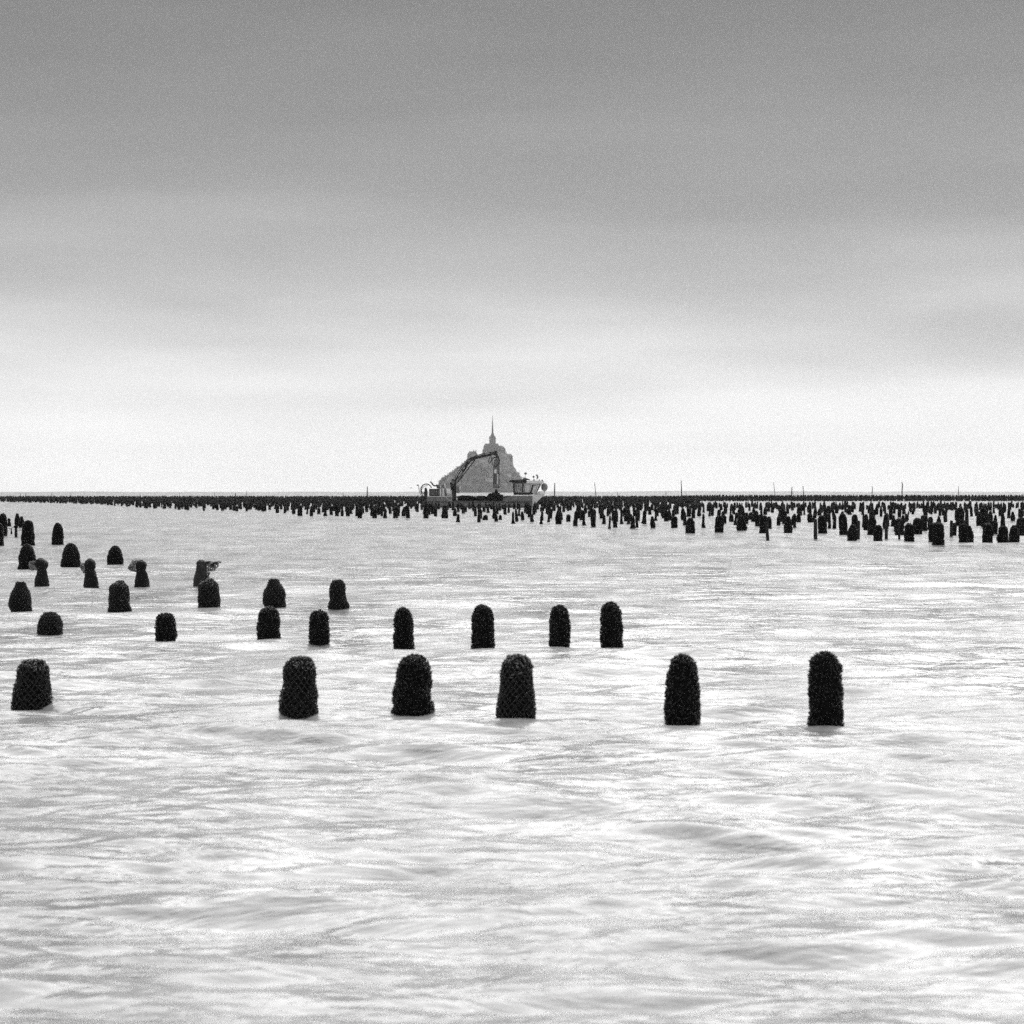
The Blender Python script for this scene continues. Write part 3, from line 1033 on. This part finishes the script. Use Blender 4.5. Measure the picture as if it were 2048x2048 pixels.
def net_mesh(name, fn, H, turns, strands, rad, m, t0=-.05, t1=.97):
    mb = MB()
    gn = np.random.default_rng(int(H * 1e5) % 9999)
    for sgn in (-1, 1):
        for k in range(strands):
            path = []
            j0, j1, j2 = gn.normal(0, .05), gn.normal(0, .05), gn.uniform(0, 6.28)
            for i in range(15):
                q = i / 14
                th = np.array(2 * np.pi * (k / strands + sgn * turns * q) + j0 + j1 * math.sin(q * 9 + j2))
                t = np.array(t0 + (t1 - t0) * q)
                p = fn(th, t)
                a = np.array([math.cos(float(th)), math.sin(float(th)), .0])
                path.append(tuple(p + a * .012))
            mb.tube(path, rad, 4, False)
    return mb.mesh(name, m)


def flap_mesh(name, corners, g, m, nu=8, nv=8, fold=.03, rad=.0035, keep=.85):
    """a torn piece of net blown out from the post: strands crossing on a folded sheet"""
    c = [np.array(q, float) for q in corners]
    P = np.zeros((nu, nv, 3))
    for i in range(nu):
        for j in range(nv):
            a, b = i / (nu - 1), j / (nv - 1)
            p = c[0] * (1 - a) * (1 - b) + c[1] * a * (1 - b) + c[2] * a * b + c[3] * (1 - a) * b
            P[i, j] = p + np.array([g.normal(0, fold * .4), fold * 2.2 * math.sin(a * 9 + b * 4), g.normal(0, fold * .4)])
    mb = MB()
    for i in range(nu):
        for j in range(nv):
            for di, dj in ((1, 1), (1, -1), (1, 0)):
                i2, j2 = i + di, j + dj
                if 0 <= i2 < nu and 0 <= j2 < nv and g.random() < keep:
                    mb.tube([tuple(P[i, j]), tuple(P[i2, j2])], rad, 4, False)
    return mb.mesh(name, m)


def near_post(xl, xr, top, base, kind, label, net=False, lean=0.0, spots=0, flap=None, stuffing=None, frayed=False, taper=None, group='mussel posts standing near the camera'):
    x, d = ground((xl + xr) / 2, base)
    # stand it where the waves, not the mean level, meet its foot
    ds = d * np.linspace(.9, 1.1, 161)
    xs_ = ((xl + xr) / 2 - 1024) * ds / F
    hs = sea_height(xs_, ds - .12, .0012 * (ds + 12), np.maximum(.02, ds * ds / (F / 2 * HC) * .55))
    cost = np.abs(F * (HC - hs) / ds - (base - HZ)) + 40 * np.abs(ds / d - 1)
    q_ = int(np.argmin(cost))
    d, x, hw_ = float(ds[q_]), float(xs_[q_]), float(hs[q_])
    s = d / F
    H, Wd = HC - (top - HZ) * s - hw_, (xr - xl) * s
    g = np.random.default_rng(int(xl * 7 + top * 3) % 100000)
    root = empty('mussel_post', (x, d, hw_))
    prof = KINDS[kind]
    prof = [(t, c + (g.normal(0, .008) if t > .1 else 0), w * (1 + (g.normal(0, .012) if .05 < t < .9 else 0))) for t, c, w in prof]
    if lean:
        prof = [(t, c + lean * t, w) for t, c, w in prof]
    if taper:
        prof = [(t, c, w * (1 - taper * t)) for t, c, w in prof]
    sh = .042
    smooth = kind in ('pawn', 'hood', 'torn')
    pin = [(t, c, w * (.97 if smooth else max(.5, 1 - .02 / (w * Wd + .02)))) for t, c, w in prof]
    fn = surf(pin, H, Wd, g, .02 if smooth else .034)
    stake = MB().lathe([(-1.6, Wd * .22), (H * .55, Wd * .2)], 10)
    stake.build('stake', M['wood'], root)
    if smooth:
        link('plastic_sleeve', body_mesh('plastic_sleeve', fn, M['worn' if kind == 'torn' else 'sack'], 36, 34, .004, g, lo=-.4), root)
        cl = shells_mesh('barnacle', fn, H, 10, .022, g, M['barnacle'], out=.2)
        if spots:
            o = link('barnacles_and_glints', cl, root)
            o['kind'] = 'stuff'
    else:
        b = link('mussel_mat', body_mesh('mussel_mat', fn, M['flesh'], 30, 28, .006, g, lo=-.4), root)
        area = 3.14 * Wd * H
        cnt = int(min(1500, max(350, area / .00075)))
        lat = None
        if net:
            na = max(14, int(3.14 * Wd / .06))
            nt = max(8, int(H / .042))
            lat = (na, nt)
        o = link('mussel_shells', shells_mesh('mussel_shells', fn, H, cnt, sh if not net else .042, g, M['shell'], lat), root)
        o['kind'] = 'stuff'
        if net:
            st = max(12, int(3.14 * Wd / .075))
            link('net_sleeve', net_mesh('net_sleeve', fn, H, H / (3.14 * Wd) * 1.0, st, .0036, M['net']), root)
        if True:
            o = link('barnacles_and_glints', shells_mesh('barnacles_and_glints', fn, H, 4 + spots * 2, .019, g, M['barnacle'], out=.9), root)  # the flecks also stand in for wet glints on the shells
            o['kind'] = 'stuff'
        if frayed:  # frayed strands whose pale colour also paints wet glints near the top
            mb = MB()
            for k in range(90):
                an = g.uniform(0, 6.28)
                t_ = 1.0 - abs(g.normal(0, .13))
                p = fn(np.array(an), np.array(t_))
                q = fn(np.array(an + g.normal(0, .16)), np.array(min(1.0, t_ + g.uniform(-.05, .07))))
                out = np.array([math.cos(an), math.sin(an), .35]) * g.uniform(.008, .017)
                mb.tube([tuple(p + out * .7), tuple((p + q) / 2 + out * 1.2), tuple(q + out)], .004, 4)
            o = mb.build('frayed_net_and_glints', M['palenet'], root)
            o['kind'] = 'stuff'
    if flap:
        for cs, mm, keep in flap:
            co = [((cx - (xl + xr) / 2) * s, -.03 + .02 * i, (base - cz) * s) for i, (cx, cz) in enumerate(cs)]
            o = link('torn_net', flap_mesh('torn_net', co, g, M[mm], 9, 9, .02, .008, min(1, keep + .1)), root)
            o['kind'] = 'stuff'
    tag(root, label, 'mussel post', group)
    return root


NP = near_post
# nearest row
NP(22, 104, 1319, 1416, 'bullet', 'bullet shaped netted mussel post at far left of the nearest row', net=True, lean=.02, frayed=True)
NP(556, 638, 1313, 1431, 'bullet', 'tapered netted mussel post with pale flecked top, second from left in nearest row', net=True, frayed=True)
NP(781, 867, 1311, 1429, 'bullet', 'broad shaggy mussel post, third from left in the nearest row', lean=.02, spots=3)
NP(990, 1071, 1309, 1438, 'bullet', 'netted mussel post with frayed top, fourth from left in nearest row', net=True, frayed=True, lean=.02)
NP(1326, 1402, 1310, 1450, 'finger', 'tall finger shaped mussel post with small white rings, second from right in nearest row', lean=.03, taper=.12, spots=5)
NP(1616, 1689, 1305, 1452, 'finger', 'tallest mussel post with bulging right side, rightmost in the nearest row', spots=1, lean=-.04)
# second row
NP(74, 127, 1224, 1268, 'dome', 'squat dome of a mussel post, leftmost in the second row', net=True)
NP(309, 354, 1227, 1283, 'finger', 'short round topped black mussel post, second from left in second row')
NP(512, 560, 1215, 1289, 'finger', 'round topped mussel post directly below the egg shaped netted one', lean=.06, spots=3)
NP(616, 660, 1221, 1290, 'finger', 'stout round topped mussel post just right of the one below the egg shape', lean=.02, spots=2)
NP(785, 831, 1216, 1300, 'finger', 'slim mussel post leaning slightly left, above the third post of the nearest row', taper=.15, lean=-.03, spots=3)
NP(941, 990, 1211, 1304, 'finger', 'straight mussel post with one white fleck, third from right in second row', spots=1)
NP(1097, 1141, 1211, 1304, 'finger', 'straight slender mussel post, second from right in the second row', spots=1)
NP(1200, 1247, 1205, 1305, 'finger', 'tall dark mussel post at the right end of the second row', lean=-.04, spots=2)
# third row
NP(19, 65, 1164, 1228, 'egg', 'pointed netted mussel post at the left end of the third row', net=True, lean=.03)
NP(215, 262, 1161, 1224, 'bag', 'netted mussel post with ragged flat top, second from left in third row', net=True, frayed=True)
NP(394, 442, 1157, 1220, 'bag', 'broad netted mussel post with frayed crown in front of the torn sleeve', net=True, frayed=True)
NP(527, 573, 1158, 1216, 'egg', 'egg shaped netted mussel post with narrow flat top', net=True)
NP(656, 698, 1160, 1217, 'waist', 'waisted netted mussel post bulging at its foot, right end of third row', net=True)
# posts in dark sleeves with torn net blowing from them
NP(68, 99, 1116, 1174, 'hood', 'hooded dark sleeved post with a net rag on its left, leftmost of four', spots=2, lean=.02,
   flap=[([(60, 1140), (58, 1124), (86, 1118), (86, 1142)], 'palenet', .9), ([(62, 1136), (60, 1126), (84, 1122), (84, 1140)], 'palenet', .8)])
NP(166, 199, 1117, 1178, 'pawn', 'pawn shaped dark sleeved post with round knob, second from left of four', spots=2,
   flap=[([(172, 1150), (160, 1136), (164, 1124), (176, 1132)], 'palenet', .85)])
NP(268, 300, 1120, 1174, 'pawn', 'pawn shaped sleeved post with net lumps hanging left, third of four', lean=.02,
   flap=[([(276, 1146), (256, 1138), (264, 1120), (282, 1122)], 'palenet', .8), ([(262, 1142), (256, 1134), (266, 1130), (272, 1142)], 'palenet', .9)])
NP(385, 416, 1120, 1176, 'torn', 'leaning dark sleeve with torn net streaming to the right, rightmost of four', lean=.10,
   flap=[([(404, 1122), (442, 1124), (430, 1141), (404, 1146)], 'palenet', .85), ([(404, 1123), (436, 1124), (426, 1132), (406, 1132)], 'net', .8),
         ([(408, 1142), (420, 1144), (418, 1158), (408, 1160)], 'palenet', .7)])
# fourth row and the last ones on the left
NP(36, 73, 1089, 1142, 'dome', 'rough mussel post partly behind the hooded sleeve, left of fourth row', spots=3)
NP(122, 161, 1087, 1138, 'dome', 'stout glistening mussel post speckled white, middle of the fourth row', spots=9)
NP(214, 247, 1092, 1134, 'dome', 'small pointed mussel post at the right end of the fourth row', spots=3)
NP(41, 70, 1041, 1091, 'bullet', 'tall ragged mussel post directly behind the left post of the fourth row', spots=2)
NP(103, 128, 1046, 1089, 'dome', 'lone pointed mussel post standing apart above the stout speckled one', spots=1)
NP(-12, 8, 1047, 1091, 'bullet', 'dark mussel post cut by the left edge, in front of a second one')
NP(-3, 15, 1027, 1071, 'finger', 'shaggy mussel post at the left edge behind the cut one', spots=2)
NP(29, 41, 1027, 1052, 'egg', 'taller of two joined mussel clumps near the left edge')
NP(37, 49, 1033, 1055, 'egg', 'lower right of two joined mussel clumps near the left edge', lean=.05)
NP(14, 23, 1036, 1053, 'pawn', 'small bottle shaped mussel clump between left edge post and the joined clumps')


def t_stake():
    x, d = ground(32, 1074)
    s = d / F
    root = empty('bare_stake', (x, d, 0))
    MB().lathe([(-1.5, .075), (.5, .07), (.535, .05)], 12).build('pole', M['wood'], root)
    MB().lathe([(.44, .10), (.5, .11), (.56, .09), (.57, .03)], 10).build('head', M['flesh'], root)
    MB().tube([(-.05, 0, .53), (-.16, 0, .46), (-.24, 0, .405), (-.36, 0, .41)], .014, 6).build('rope', M['net'], root)
    MB().lathe([(.12, .01), (.17, .05), (.26, .035), (.40, .02)], 8, -.22, 0).build('hanging_tuft', M['flesh'], root)
    tag(root, 'bare stake with knobbed head and a rope tuft hanging left, near left edge', 'stake')


t_stake()

# ------------------------------------------------------------------ the mussel field
g = np.random.default_rng(21)


def proto(kind, seed, rough):
    gg = np.random.default_rng(seed)
    fn = surf(KINDS[kind], 1.0, 1.0, gg, rough)
    me = body_mesh('mussel_post', fn, M['farpost'], 18, 18, .018, gg, lo=-.7)
    sh = shells_mesh('s', fn, 1.0, 130, .11, gg, M['farpost'])
    # join the shells into the body: one crusted surface
    va = np.zeros(len(me.vertices) * 3, np.float32)
    me.vertices.foreach_get('co', va)
    fa = np.zeros(len(me.loops), np.int32)
    me.loops.foreach_get('vertex_index', fa)
    vb = np.zeros(len(sh.vertices) * 3, np.float32)
    sh.vertices.foreach_get('co', vb)
    fb = np.zeros(len(sh.loops), np.int32)
    sh.loops.foreach_get('vertex_index', fb)
    v = np.concatenate([va.reshape(-1, 3), vb.reshape(-1, 3)])
    f = np.concatenate([fa.reshape(-1, 3), fb.reshape(-1, 3) + len(va) // 3])
    bpy.data.meshes.remove(me)
    bpy.data.meshes.remove(sh)
    return np_mesh('mussel_post', v, f, M['farpost'])


KINDS['lean'] = [(0, 0, .5), (.2, .0, .45), (.4, .02, .38), (.6, .06, .36), (.75, .1, .34), (.88, .1, .28), (.96, .06, .18), (1, .02, .06)]
KINDS['splay'] = [(0, .05, .5), (.12, .02, .42), (.3, .0, .28), (.5, .02, .26), (.7, .05, .29), (.85, .06, .27), (.95, .05, .18), (1, .05, .05)]
PROTO = {'round': [proto('finger', 1, .05), proto('finger', 2, .06), proto('dome', 3, .06)],
         'point': [proto('bullet', 4, .06), proto('egg', 5, .06)],
         'slim': [proto('lean', 6, .07), proto('waist', 7, .06), proto('splay', 8, .06)]}
STAKE = MB().lathe([(-1.2, .5), (.2, .47), (.97, .43), (1.0, .34)], 12).mesh('bare_stake', M['wood'])

ORD = ['first', 'second', 'third', 'fourth', 'fifth', 'sixth', 'seventh', 'eighth', 'ninth', 'tenth', 'eleventh', 'twelfth', 'thirteenth',
       'fourteenth', 'fifteenth', 'sixteenth', 'seventeenth', 'eighteenth', 'nineteenth', 'twentieth', 'twenty-first', 'twenty-second', 'twenty-third', 'twenty-fourth', 'twenty-fifth']
# measured posts of the field: left, right, top, base, kind
FIELD = [
    (1637, 1655, 1031, 1068, 'r'), (1568, 1585, 1033, 1065, 'r'), (1555, 1568, 1020, 1044, 'r'), (1679, 1696, 1027, 1069, 'r'),
    (1694, 1715, 1050, 1081, 'p'), (1735, 1752, 1031, 1070, 'r'), (1747, 1765, 1050, 1083, 'r'), (1790, 1808, 1037, 1069, 'r'),
    (1808, 1828, 1047, 1086, 'r'), (1825, 1844, 1036, 1068, 'r'), (1865, 1889, 1045, 1092, 'r'), (1857, 1874, 1046, 1087, 'r'),
    (1918, 1937, 1047, 1087, 'r'), (1930, 1948, 1052, 1086, 'p'), (1964, 1985, 1047, 1085, 'r'), (1982, 1995, 1041, 1068, 'r'),
    (1994, 2017, 1052, 1085, 'p'), (2018, 2039, 1051, 1083, 'r'), (2032, 2052, 1035, 1067, 'r'), (1957, 1978, 1017, 1049, 'p'),
    (1911, 1928, 1015, 1050, 'r'), (1665, 1673, 1029, 1057, 's'), (1723, 1731, 1027, 1055, 's'), (1781, 1790, 1030, 1054, 's'),
    (1650, 1661, 1027, 1043, 'r'), (1585, 1593, 1030, 1055, 's'), (1593, 1602, 1027, 1045, 'r'), (1615, 1626, 1027, 1045, 'r'),
    (1474, 1494, 1031, 1063, 'r'), (1429, 1447, 1031, 1064, 'r'), (1371, 1390, 1036, 1066, 'r'), (1342, 1355, 1032, 1056, 'r'),
    (1402, 1411, 1028, 1056, 's'), (1301, 1311, 1033, 1057, 'p'), (1260, 1271, 1033, 1058, 's'), (1215, 1222, 1031, 1058, 's'),
    (1226, 1235, 1021, 1055, 's'), (1182, 1192, 1021, 1053, 'p'), (1163, 1172, 1026, 1051, 's'), (1146, 1155, 1022, 1052, 'p'),
    (1111, 1124, 1022, 1049, 'p'), (1078, 1086, 1030, 1049, 's'), (1519, 1537, 1031, 1065, 'r'), (1060, 1068, 1028, 1044, 's'),
    (1093, 1101, 1030, 1045, 's'), (1132, 1141, 1029, 1044, 'r'), (1204, 1212, 1030, 1047, 's'), (1239, 1247, 1027, 1047, 's'),
    (1248, 1257, 1027, 1043, 'r'), (1283, 1292, 1029, 1046, 's'), (1458, 1468, 1029, 1044, 'p'), (1502, 1514, 1027, 1043, 'r'),
    (1517, 1525, 1029, 1043, 's'), (595, 605, 1011, 1032, 'r'), (619, 626, 1012, 1032, 'r'), (646, 655, 1012, 1032, 's'),
    (670, 678, 1010, 1033, 'r'), (692, 700, 1012, 1033, 'r'), (715, 724, 1017, 1036, 'r'), (744, 754, 1017, 1036, 'r'),
    (766, 774, 1017, 1037, 's'), (786, 796, 1013, 1037, 'r'), (812, 820, 1013, 1037, 'r'), (847, 857, 1010, 1037, 'r'),
    (883, 896, 1017, 1036, 'r'), (912, 920, 1028, 1044, 's'), (954, 961, 1028, 1044, 'r'), (965, 976, 1030, 1040, 'p'),
    (989, 996, 1027, 1043, 'r'), (997, 1004, 1030, 1040, 'p'), (1022, 1030, 1024, 1047, 's'), (1030, 1037, 1025, 1043, 's'),
    (1055, 1063, 1010, 1035, 'r'), (1271, 1277, 1020, 1056, 's'), (1328, 1337, 1020, 1043, 'r'), (1560, 1570, 1016, 1040, 'r'),
]
STAKES = [(1627, 1635, 1038, 1078), (1714, 1720, 1041, 1078), (1769, 1776, 1040, 1078), (1796, 1801, 1043, 1078), (1899, 1906, 1041, 1076), (1532, 1539, 1043, 1079)]
COL = {'r': 'round', 'p': 'point', 's': 'slim'}
WORD = {'r': 'rounded', 'p': 'pointed', 's': 'slim leaning'}
taken = []
singles = []          # x pixel, base pixel, object, kind


def field_post(x, d, w, h, kind, yaw=None, name='mussel_post', me=None):
    o = bpy.data.objects.new(name, me or PROTO[COL[kind]][int(g.integers(0, len(PROTO[COL[kind]])))])
    C.objects.link(o)
    o.location = (x, d, 0)
    o.scale = (w, w, h)
    o.rotation_euler = (g.normal(0, .03), g.normal(0, .04), g.uniform(-.5, .5) if yaw is None else yaw)
    return o


for xl, xr, top, base, kd in FIELD:
    x, d = ground((xl + xr) / 2, base)
    s = d / F
    o = field_post(x, d, (xr - xl) * s, (base - top) * s, kd)
    singles.append(((xl + xr) / 2, base, o, kd))
    taken.append((x, d))
for xl, xr, top, base in STAKES:
    x, d = ground((xl + xr) / 2, base)
    s = d / F
    o = field_post(x, d, (xr - xl) * s, (base - top) * s, 'r', name='bare_stake', me=STAKE)
    singles.append(((xl + xr) / 2, base, o, 'stake'))
    taken.append((x, d))

# near edge of the field: base row in the photograph for each column
EDGE = [(-400, 1001), (0, 1004), (200, 1009), (270, 1016), (400, 1022), (512, 1023), (600, 1030), (750, 1034), (850, 1035), (1000, 1040),
        (1100, 1044), (1200, 1050), (1350, 1052), (1450, 1057), (1536, 1060), (1700, 1070), (2048, 1078), (2500, 1082)]
ex, ey = np.array([a for a, b in EDGE], float), np.array([b for a, b in EDGE], float)


def in_field(X, Y):
    px = 1024 + X * F / Y
    py = HZ + F * HC / Y
    return py < np.interp(px, ex, ey)


cand = []
yrow = 128.0
while yrow < 965:
    half = yrow * .215 + 8
    # rows stand closer in number towards the far, older beds
    gap = 12.5 if yrow < 330 else (8.5 if yrow < 480 else 7.0)
    keep = .60 if yrow < 260 else (.74 if yrow < 420 else .76)
    xs = np.arange(-half, half, 1.35) + g.uniform(-.6, .6)
    for x in xs:
        if g.random() > keep:
            continue
        X = x + g.normal(0, .25)
        Y = yrow + g.normal(0, 1.6) + .12 * x
        if not in_field(X, Y):
            continue
        if abs(X - BX0) < 10.5 and abs(Y - BD) < 5:
            continue
        cand.append((X, Y))
    yrow += gap * g.uniform(.8, 1.2)
# the tall dense line of posts along the right-hand horizon
line = []
for k in range(4):
    y0 = 640 + 18 * k
    for x in np.arange(22 + 3 * k, 150, .8):
        X = x + g.normal(0, .12)
        line.append((X, y0 + g.normal(0, 1.0) + .05 * x, min(1.0, (x - 16) / 30)))
cand = np.array(cand)
tk = np.array(taken)
ok = np.array([np.min(np.hypot(tk[:, 0] - c[0], (tk[:, 1] - c[1]) * .4)) > .55 for c in cand])
cand = cand[ok]
# clear of the tall line
cpx = 1024 + cand[:, 0] * F / cand[:, 1]
cand = cand[~((cand[:, 1] > 410) & (cand[:, 1] < 640) & (cpx > 1400))]
order = np.argsort(cand[:, 1])
cand = cand[order]
pxs = 1024 + cand[:, 0] * F / cand[:, 1]
vis = (pxs > -15) & (pxs < 2063)
N_SINGLE = 300 - len(near_list) if 'near_list' in globals() else 300
n_have = len(FIELD) + 34
pick = np.zeros(len(cand), bool)
pick[np.where(vis)[0][:max(0, 296 - n_have)]] = True
print('field candidates', len(cand), 'singles', pick.sum(), 'line', len(line))
for X, Y in cand[pick]:
    u = g.random()
    kd = 'r' if u < .5 else ('p' if u < .75 else 's')
    w = g.uniform(.24, .38) if kd != 's' else g.uniform(.2, .3)
    o = field_post(X, Y, w, g.uniform(.55, .95), kd)
    singles.append((1024 + X * F / Y, HZ + F * HC / Y, o, kd))

# labels: the front fringe one by one, the crowd behind by where it stands
fringe = [q for q in singles[:len(FIELD)] if q[1] >= 1062]
fringe.sort(key=lambda q: -q[0])
fid = set(id(q[2]) for q in fringe)
for i, q in enumerate(fringe):
    n_ = ORD[i] if i < len(ORD) else None
    lab = f"{WORD[q[3]]} mussel post in the field's front fringe, {n_ + ' from the right edge' if n_ else 'leftmost of the fringe'}"
    tag(q[2], lab, 'mussel post', 'posts in the front fringe of the mussel field')
stk = sorted([q for q in singles if q[3] == 'stake'], key=lambda q: q[0])
for i, q in enumerate(stk):
    lab = ['leftmost thin bare stake in the front of the mussel field', 'second thin bare stake from the left in the field front', 'third thin bare stake from the left in the field front',
           'thin upright bare stake in a gap, fourth from left', 'shortest bare stake half hidden before a rounded mussel post', 'rightmost thin bare stake in the front of the mussel field'][i]
    tag(q[2], lab, 'stake', 'bare stakes in the mussel field')
zones = {}
for q in singles:
    if q[3] == 'stake' or id(q[2]) in fid:
        continue
    x, b = q[0], q[1]
    if x < 560:
        where = 'thin strip at left'
    elif x < 850:
        where = 'crowd left of the boat'
    elif x < 1095:
        where = 'crowd before the boat'
    elif x < 1500:
        where = 'crowd right of the boat'
    else:
        where = 'crowd at the right'
    zone = 'nearest' if b > 1050 else ('near' if b > 1042 else ('middle' if b > 1030 else 'far'))
    zones.setdefault((where, zone, WORD[q[3]]), []).append(q)
for (where, zone, word), qs in zones.items():
    qs.sort(key=lambda q: q[0])
    for i, q in enumerate(qs):
        if zone == 'nearest' or len(qs) <= 10:
            lab = f"{word} mussel post in the {where}, {zone} rows, {ORD[i]} from left"
        else:
            lab = f"{word} mussel post in the {where}, {zone} rows"
        tag(q[2], lab, 'mussel post', f"{word} mussel posts in the {where}, {zone} rows")

# all the others, too many and too small to tell apart
tm = []
for kind, sd_ in (('finger', 1), ('bullet', 2), ('lean', 3)):
    gg = np.random.default_rng(sd_)
    fn = surf(KINDS[kind], 1, 1, gg, .07)
    ts = np.array([-.6, 0, .35, .7, .9, 1.0])
    th = np.linspace(0, 2 * np.pi, 8)[:-1]
    T, TH = np.meshgrid(ts, th, indexing='ij')
    v = fn(TH, T)
    v = (v + gg.normal(0, .02, v.shape)).reshape(-1, 3)
    idx = np.arange(42).reshape(6, 7)
    nx = np.roll(idx, -1, 1)
    f = np.stack([idx[:-1], nx[:-1], nx[1:], idx[1:]], -1).reshape(-1, 4)
    tm.append((v, f))
VV, FF, off = [], [], 0
rest = [(X, Y, None) for X, Y in cand[~pick]] + line
for X, Y, hh in rest:
    v, f = tm[int(g.integers(0, 3))]
    w = g.uniform(.24, .40)
    h = g.uniform(.55, .95) if hh is None else (.72 + .72 * hh + g.normal(0, .03))
    a = g.uniform(0, 6.28)
    ca, sa = math.cos(a), math.sin(a)
    p = np.stack([(v[:, 0] * ca - v[:, 1] * sa) * w + X, (v[:, 0] * sa + v[:, 1] * ca) * w + Y, v[:, 2] * h], -1)
    VV.append(p)
    FF.append(f + off)
    off += len(v)
far = link('far_mussel_posts', np_mesh('far_mussel_posts', np.concatenate(VV), np.concatenate(FF), M['farpost']))
tag(far, 'dense dark beds of mussel posts along the horizon', 'mussel posts', kind='stuff')

# ------------------------------------------------------------------ thin marker poles standing in the beds
POLES = [  # x top, y top, x base, y base seen, true base row, radius px, label
    (1109.5, 966, 1109, 1000, 2.6, 'straight dark marker pole nearest the workboat\'s bow'),
    (1189, 965, 1193, 1000, 1.6, 'thin marker pole leaning left, second right of the workboat'),
    (1362, 960, 1363, 1000, 2.2, 'tallest dark marker pole with a slight kink, right of centre'),
    (1547, 964, 1551, 998, 1.3, 'thin marker pole leaning left, in the right half'),
    (1584, 974, 1583, 998, 2.6, 'short thick marker pole, middle of three close together at right'),
    (1606, 972, 1608, 998, 2.0, 'short marker pole, rightmost of three close together at right'),
    (1744, 972, 1744, 998, 1.4, 'thin straight marker pole left of the curved one at right'),
    (1803, 964, 1804, 998, 2.2, 'marker pole with a curved top towards the right'),
    (1917, 972, 1917, 998, 1.6, 'thin marker pole furthest to the right'),
    (734.6, 973, 734.6, 998, 2.6, 'stout dark marker pole left of the workboat'),
    (471, 986, 471, 1000, 2.2, 'short stubby marker pole above the left beds'),
    (41, 986, 41, 997, 1.2, 'tiny thin marker pole at far left'),
    (52, 985, 52, 997, 1.2, 'tiny thin marker pole, second at far left'),
    (103.5, 985, 103.5, 997, 1.2, 'tiny thin marker pole, third from the left'),
    (142, 986, 142, 997, 1.0, 'tiny thin marker pole, fourth from the left'),
    (280, 986, 280, 997, 1.0, 'tiny thin marker pole, fifth from the left'),
    (359, 986, 359, 998, 1.0, 'tiny thin marker pole, sixth from the left'),
    (429, 985, 429, 998, 1.2, 'tiny marker pole left of the stubby one'),
    (493, 980, 493, 998, 1.0, 'tiny thin marker pole just right of the stubby one'),
    (686, 985, 686, 998, 1.6, 'tiny marker pole left of the stout dark one'),
    (1235, 984, 1235, 998, 1.0, 'tiny thin marker pole between the leaning one and the tallest'),
    (1332, 982, 1332, 998, 1.4, 'tiny marker pole just left of the tallest'),
]
for xt, yt, xb, yb, rp, lab in POLES:
    X, d = ground(xb, yb)
    s = d / F
    Ht = (yb - yt) * s
    dx = (xt - xb) * s
    r = rp * s * .5
    k = .0
    mid = dx * .5 + (.06 if 'kink' in lab else 0)
    if 'curved' in lab:
        pts = [(0, 0, -1), (.02, 0, Ht * .5), (.14, 0, Ht * .8), (.05, 0, Ht * .94), (-.12, 0, Ht)]
    else:
        pts = [(-dx * .1, 0, -1), (0, 0, 0), (mid, 0, Ht * .5), (mid * 1.3, 0, Ht * .65), (dx, 0, Ht)]
    o = MB().tube(pts, [r, r, r * .9, r * .8, r * .6], 6).build('marker_pole', M['pole'], None, (X, d, 0))
    tag(o, lab, 'pole', 'marker poles standing in the mussel beds')

# ------------------------------------------------------------------ sea haze
hz = MB().box(-52000, 52000, -300, 16000, -3, 175).build('haze', M['white'])
hm = bpy.data.materials.new('sea_haze')
hm.use_nodes = True
hn = hm.node_tree
hn.nodes.clear()
ho = hn.nodes.new('ShaderNodeOutputMaterial')
pv = hn.nodes.new('ShaderNodeVolumePrincipled')
pv.inputs['Color'].default_value = grey(.985)
pv.inputs['Density'].default_value = 4.7e-5
pv.inputs['Anisotropy'].default_value = .6
hn.links.new(pv.outputs[0], ho.inputs['Volume'])
hz.data.materials.clear()
hz.data.materials.append(hm)
hm.cycles.homogeneous_volume = True
tag(hz, 'thin pale sea haze', kind='stuff')
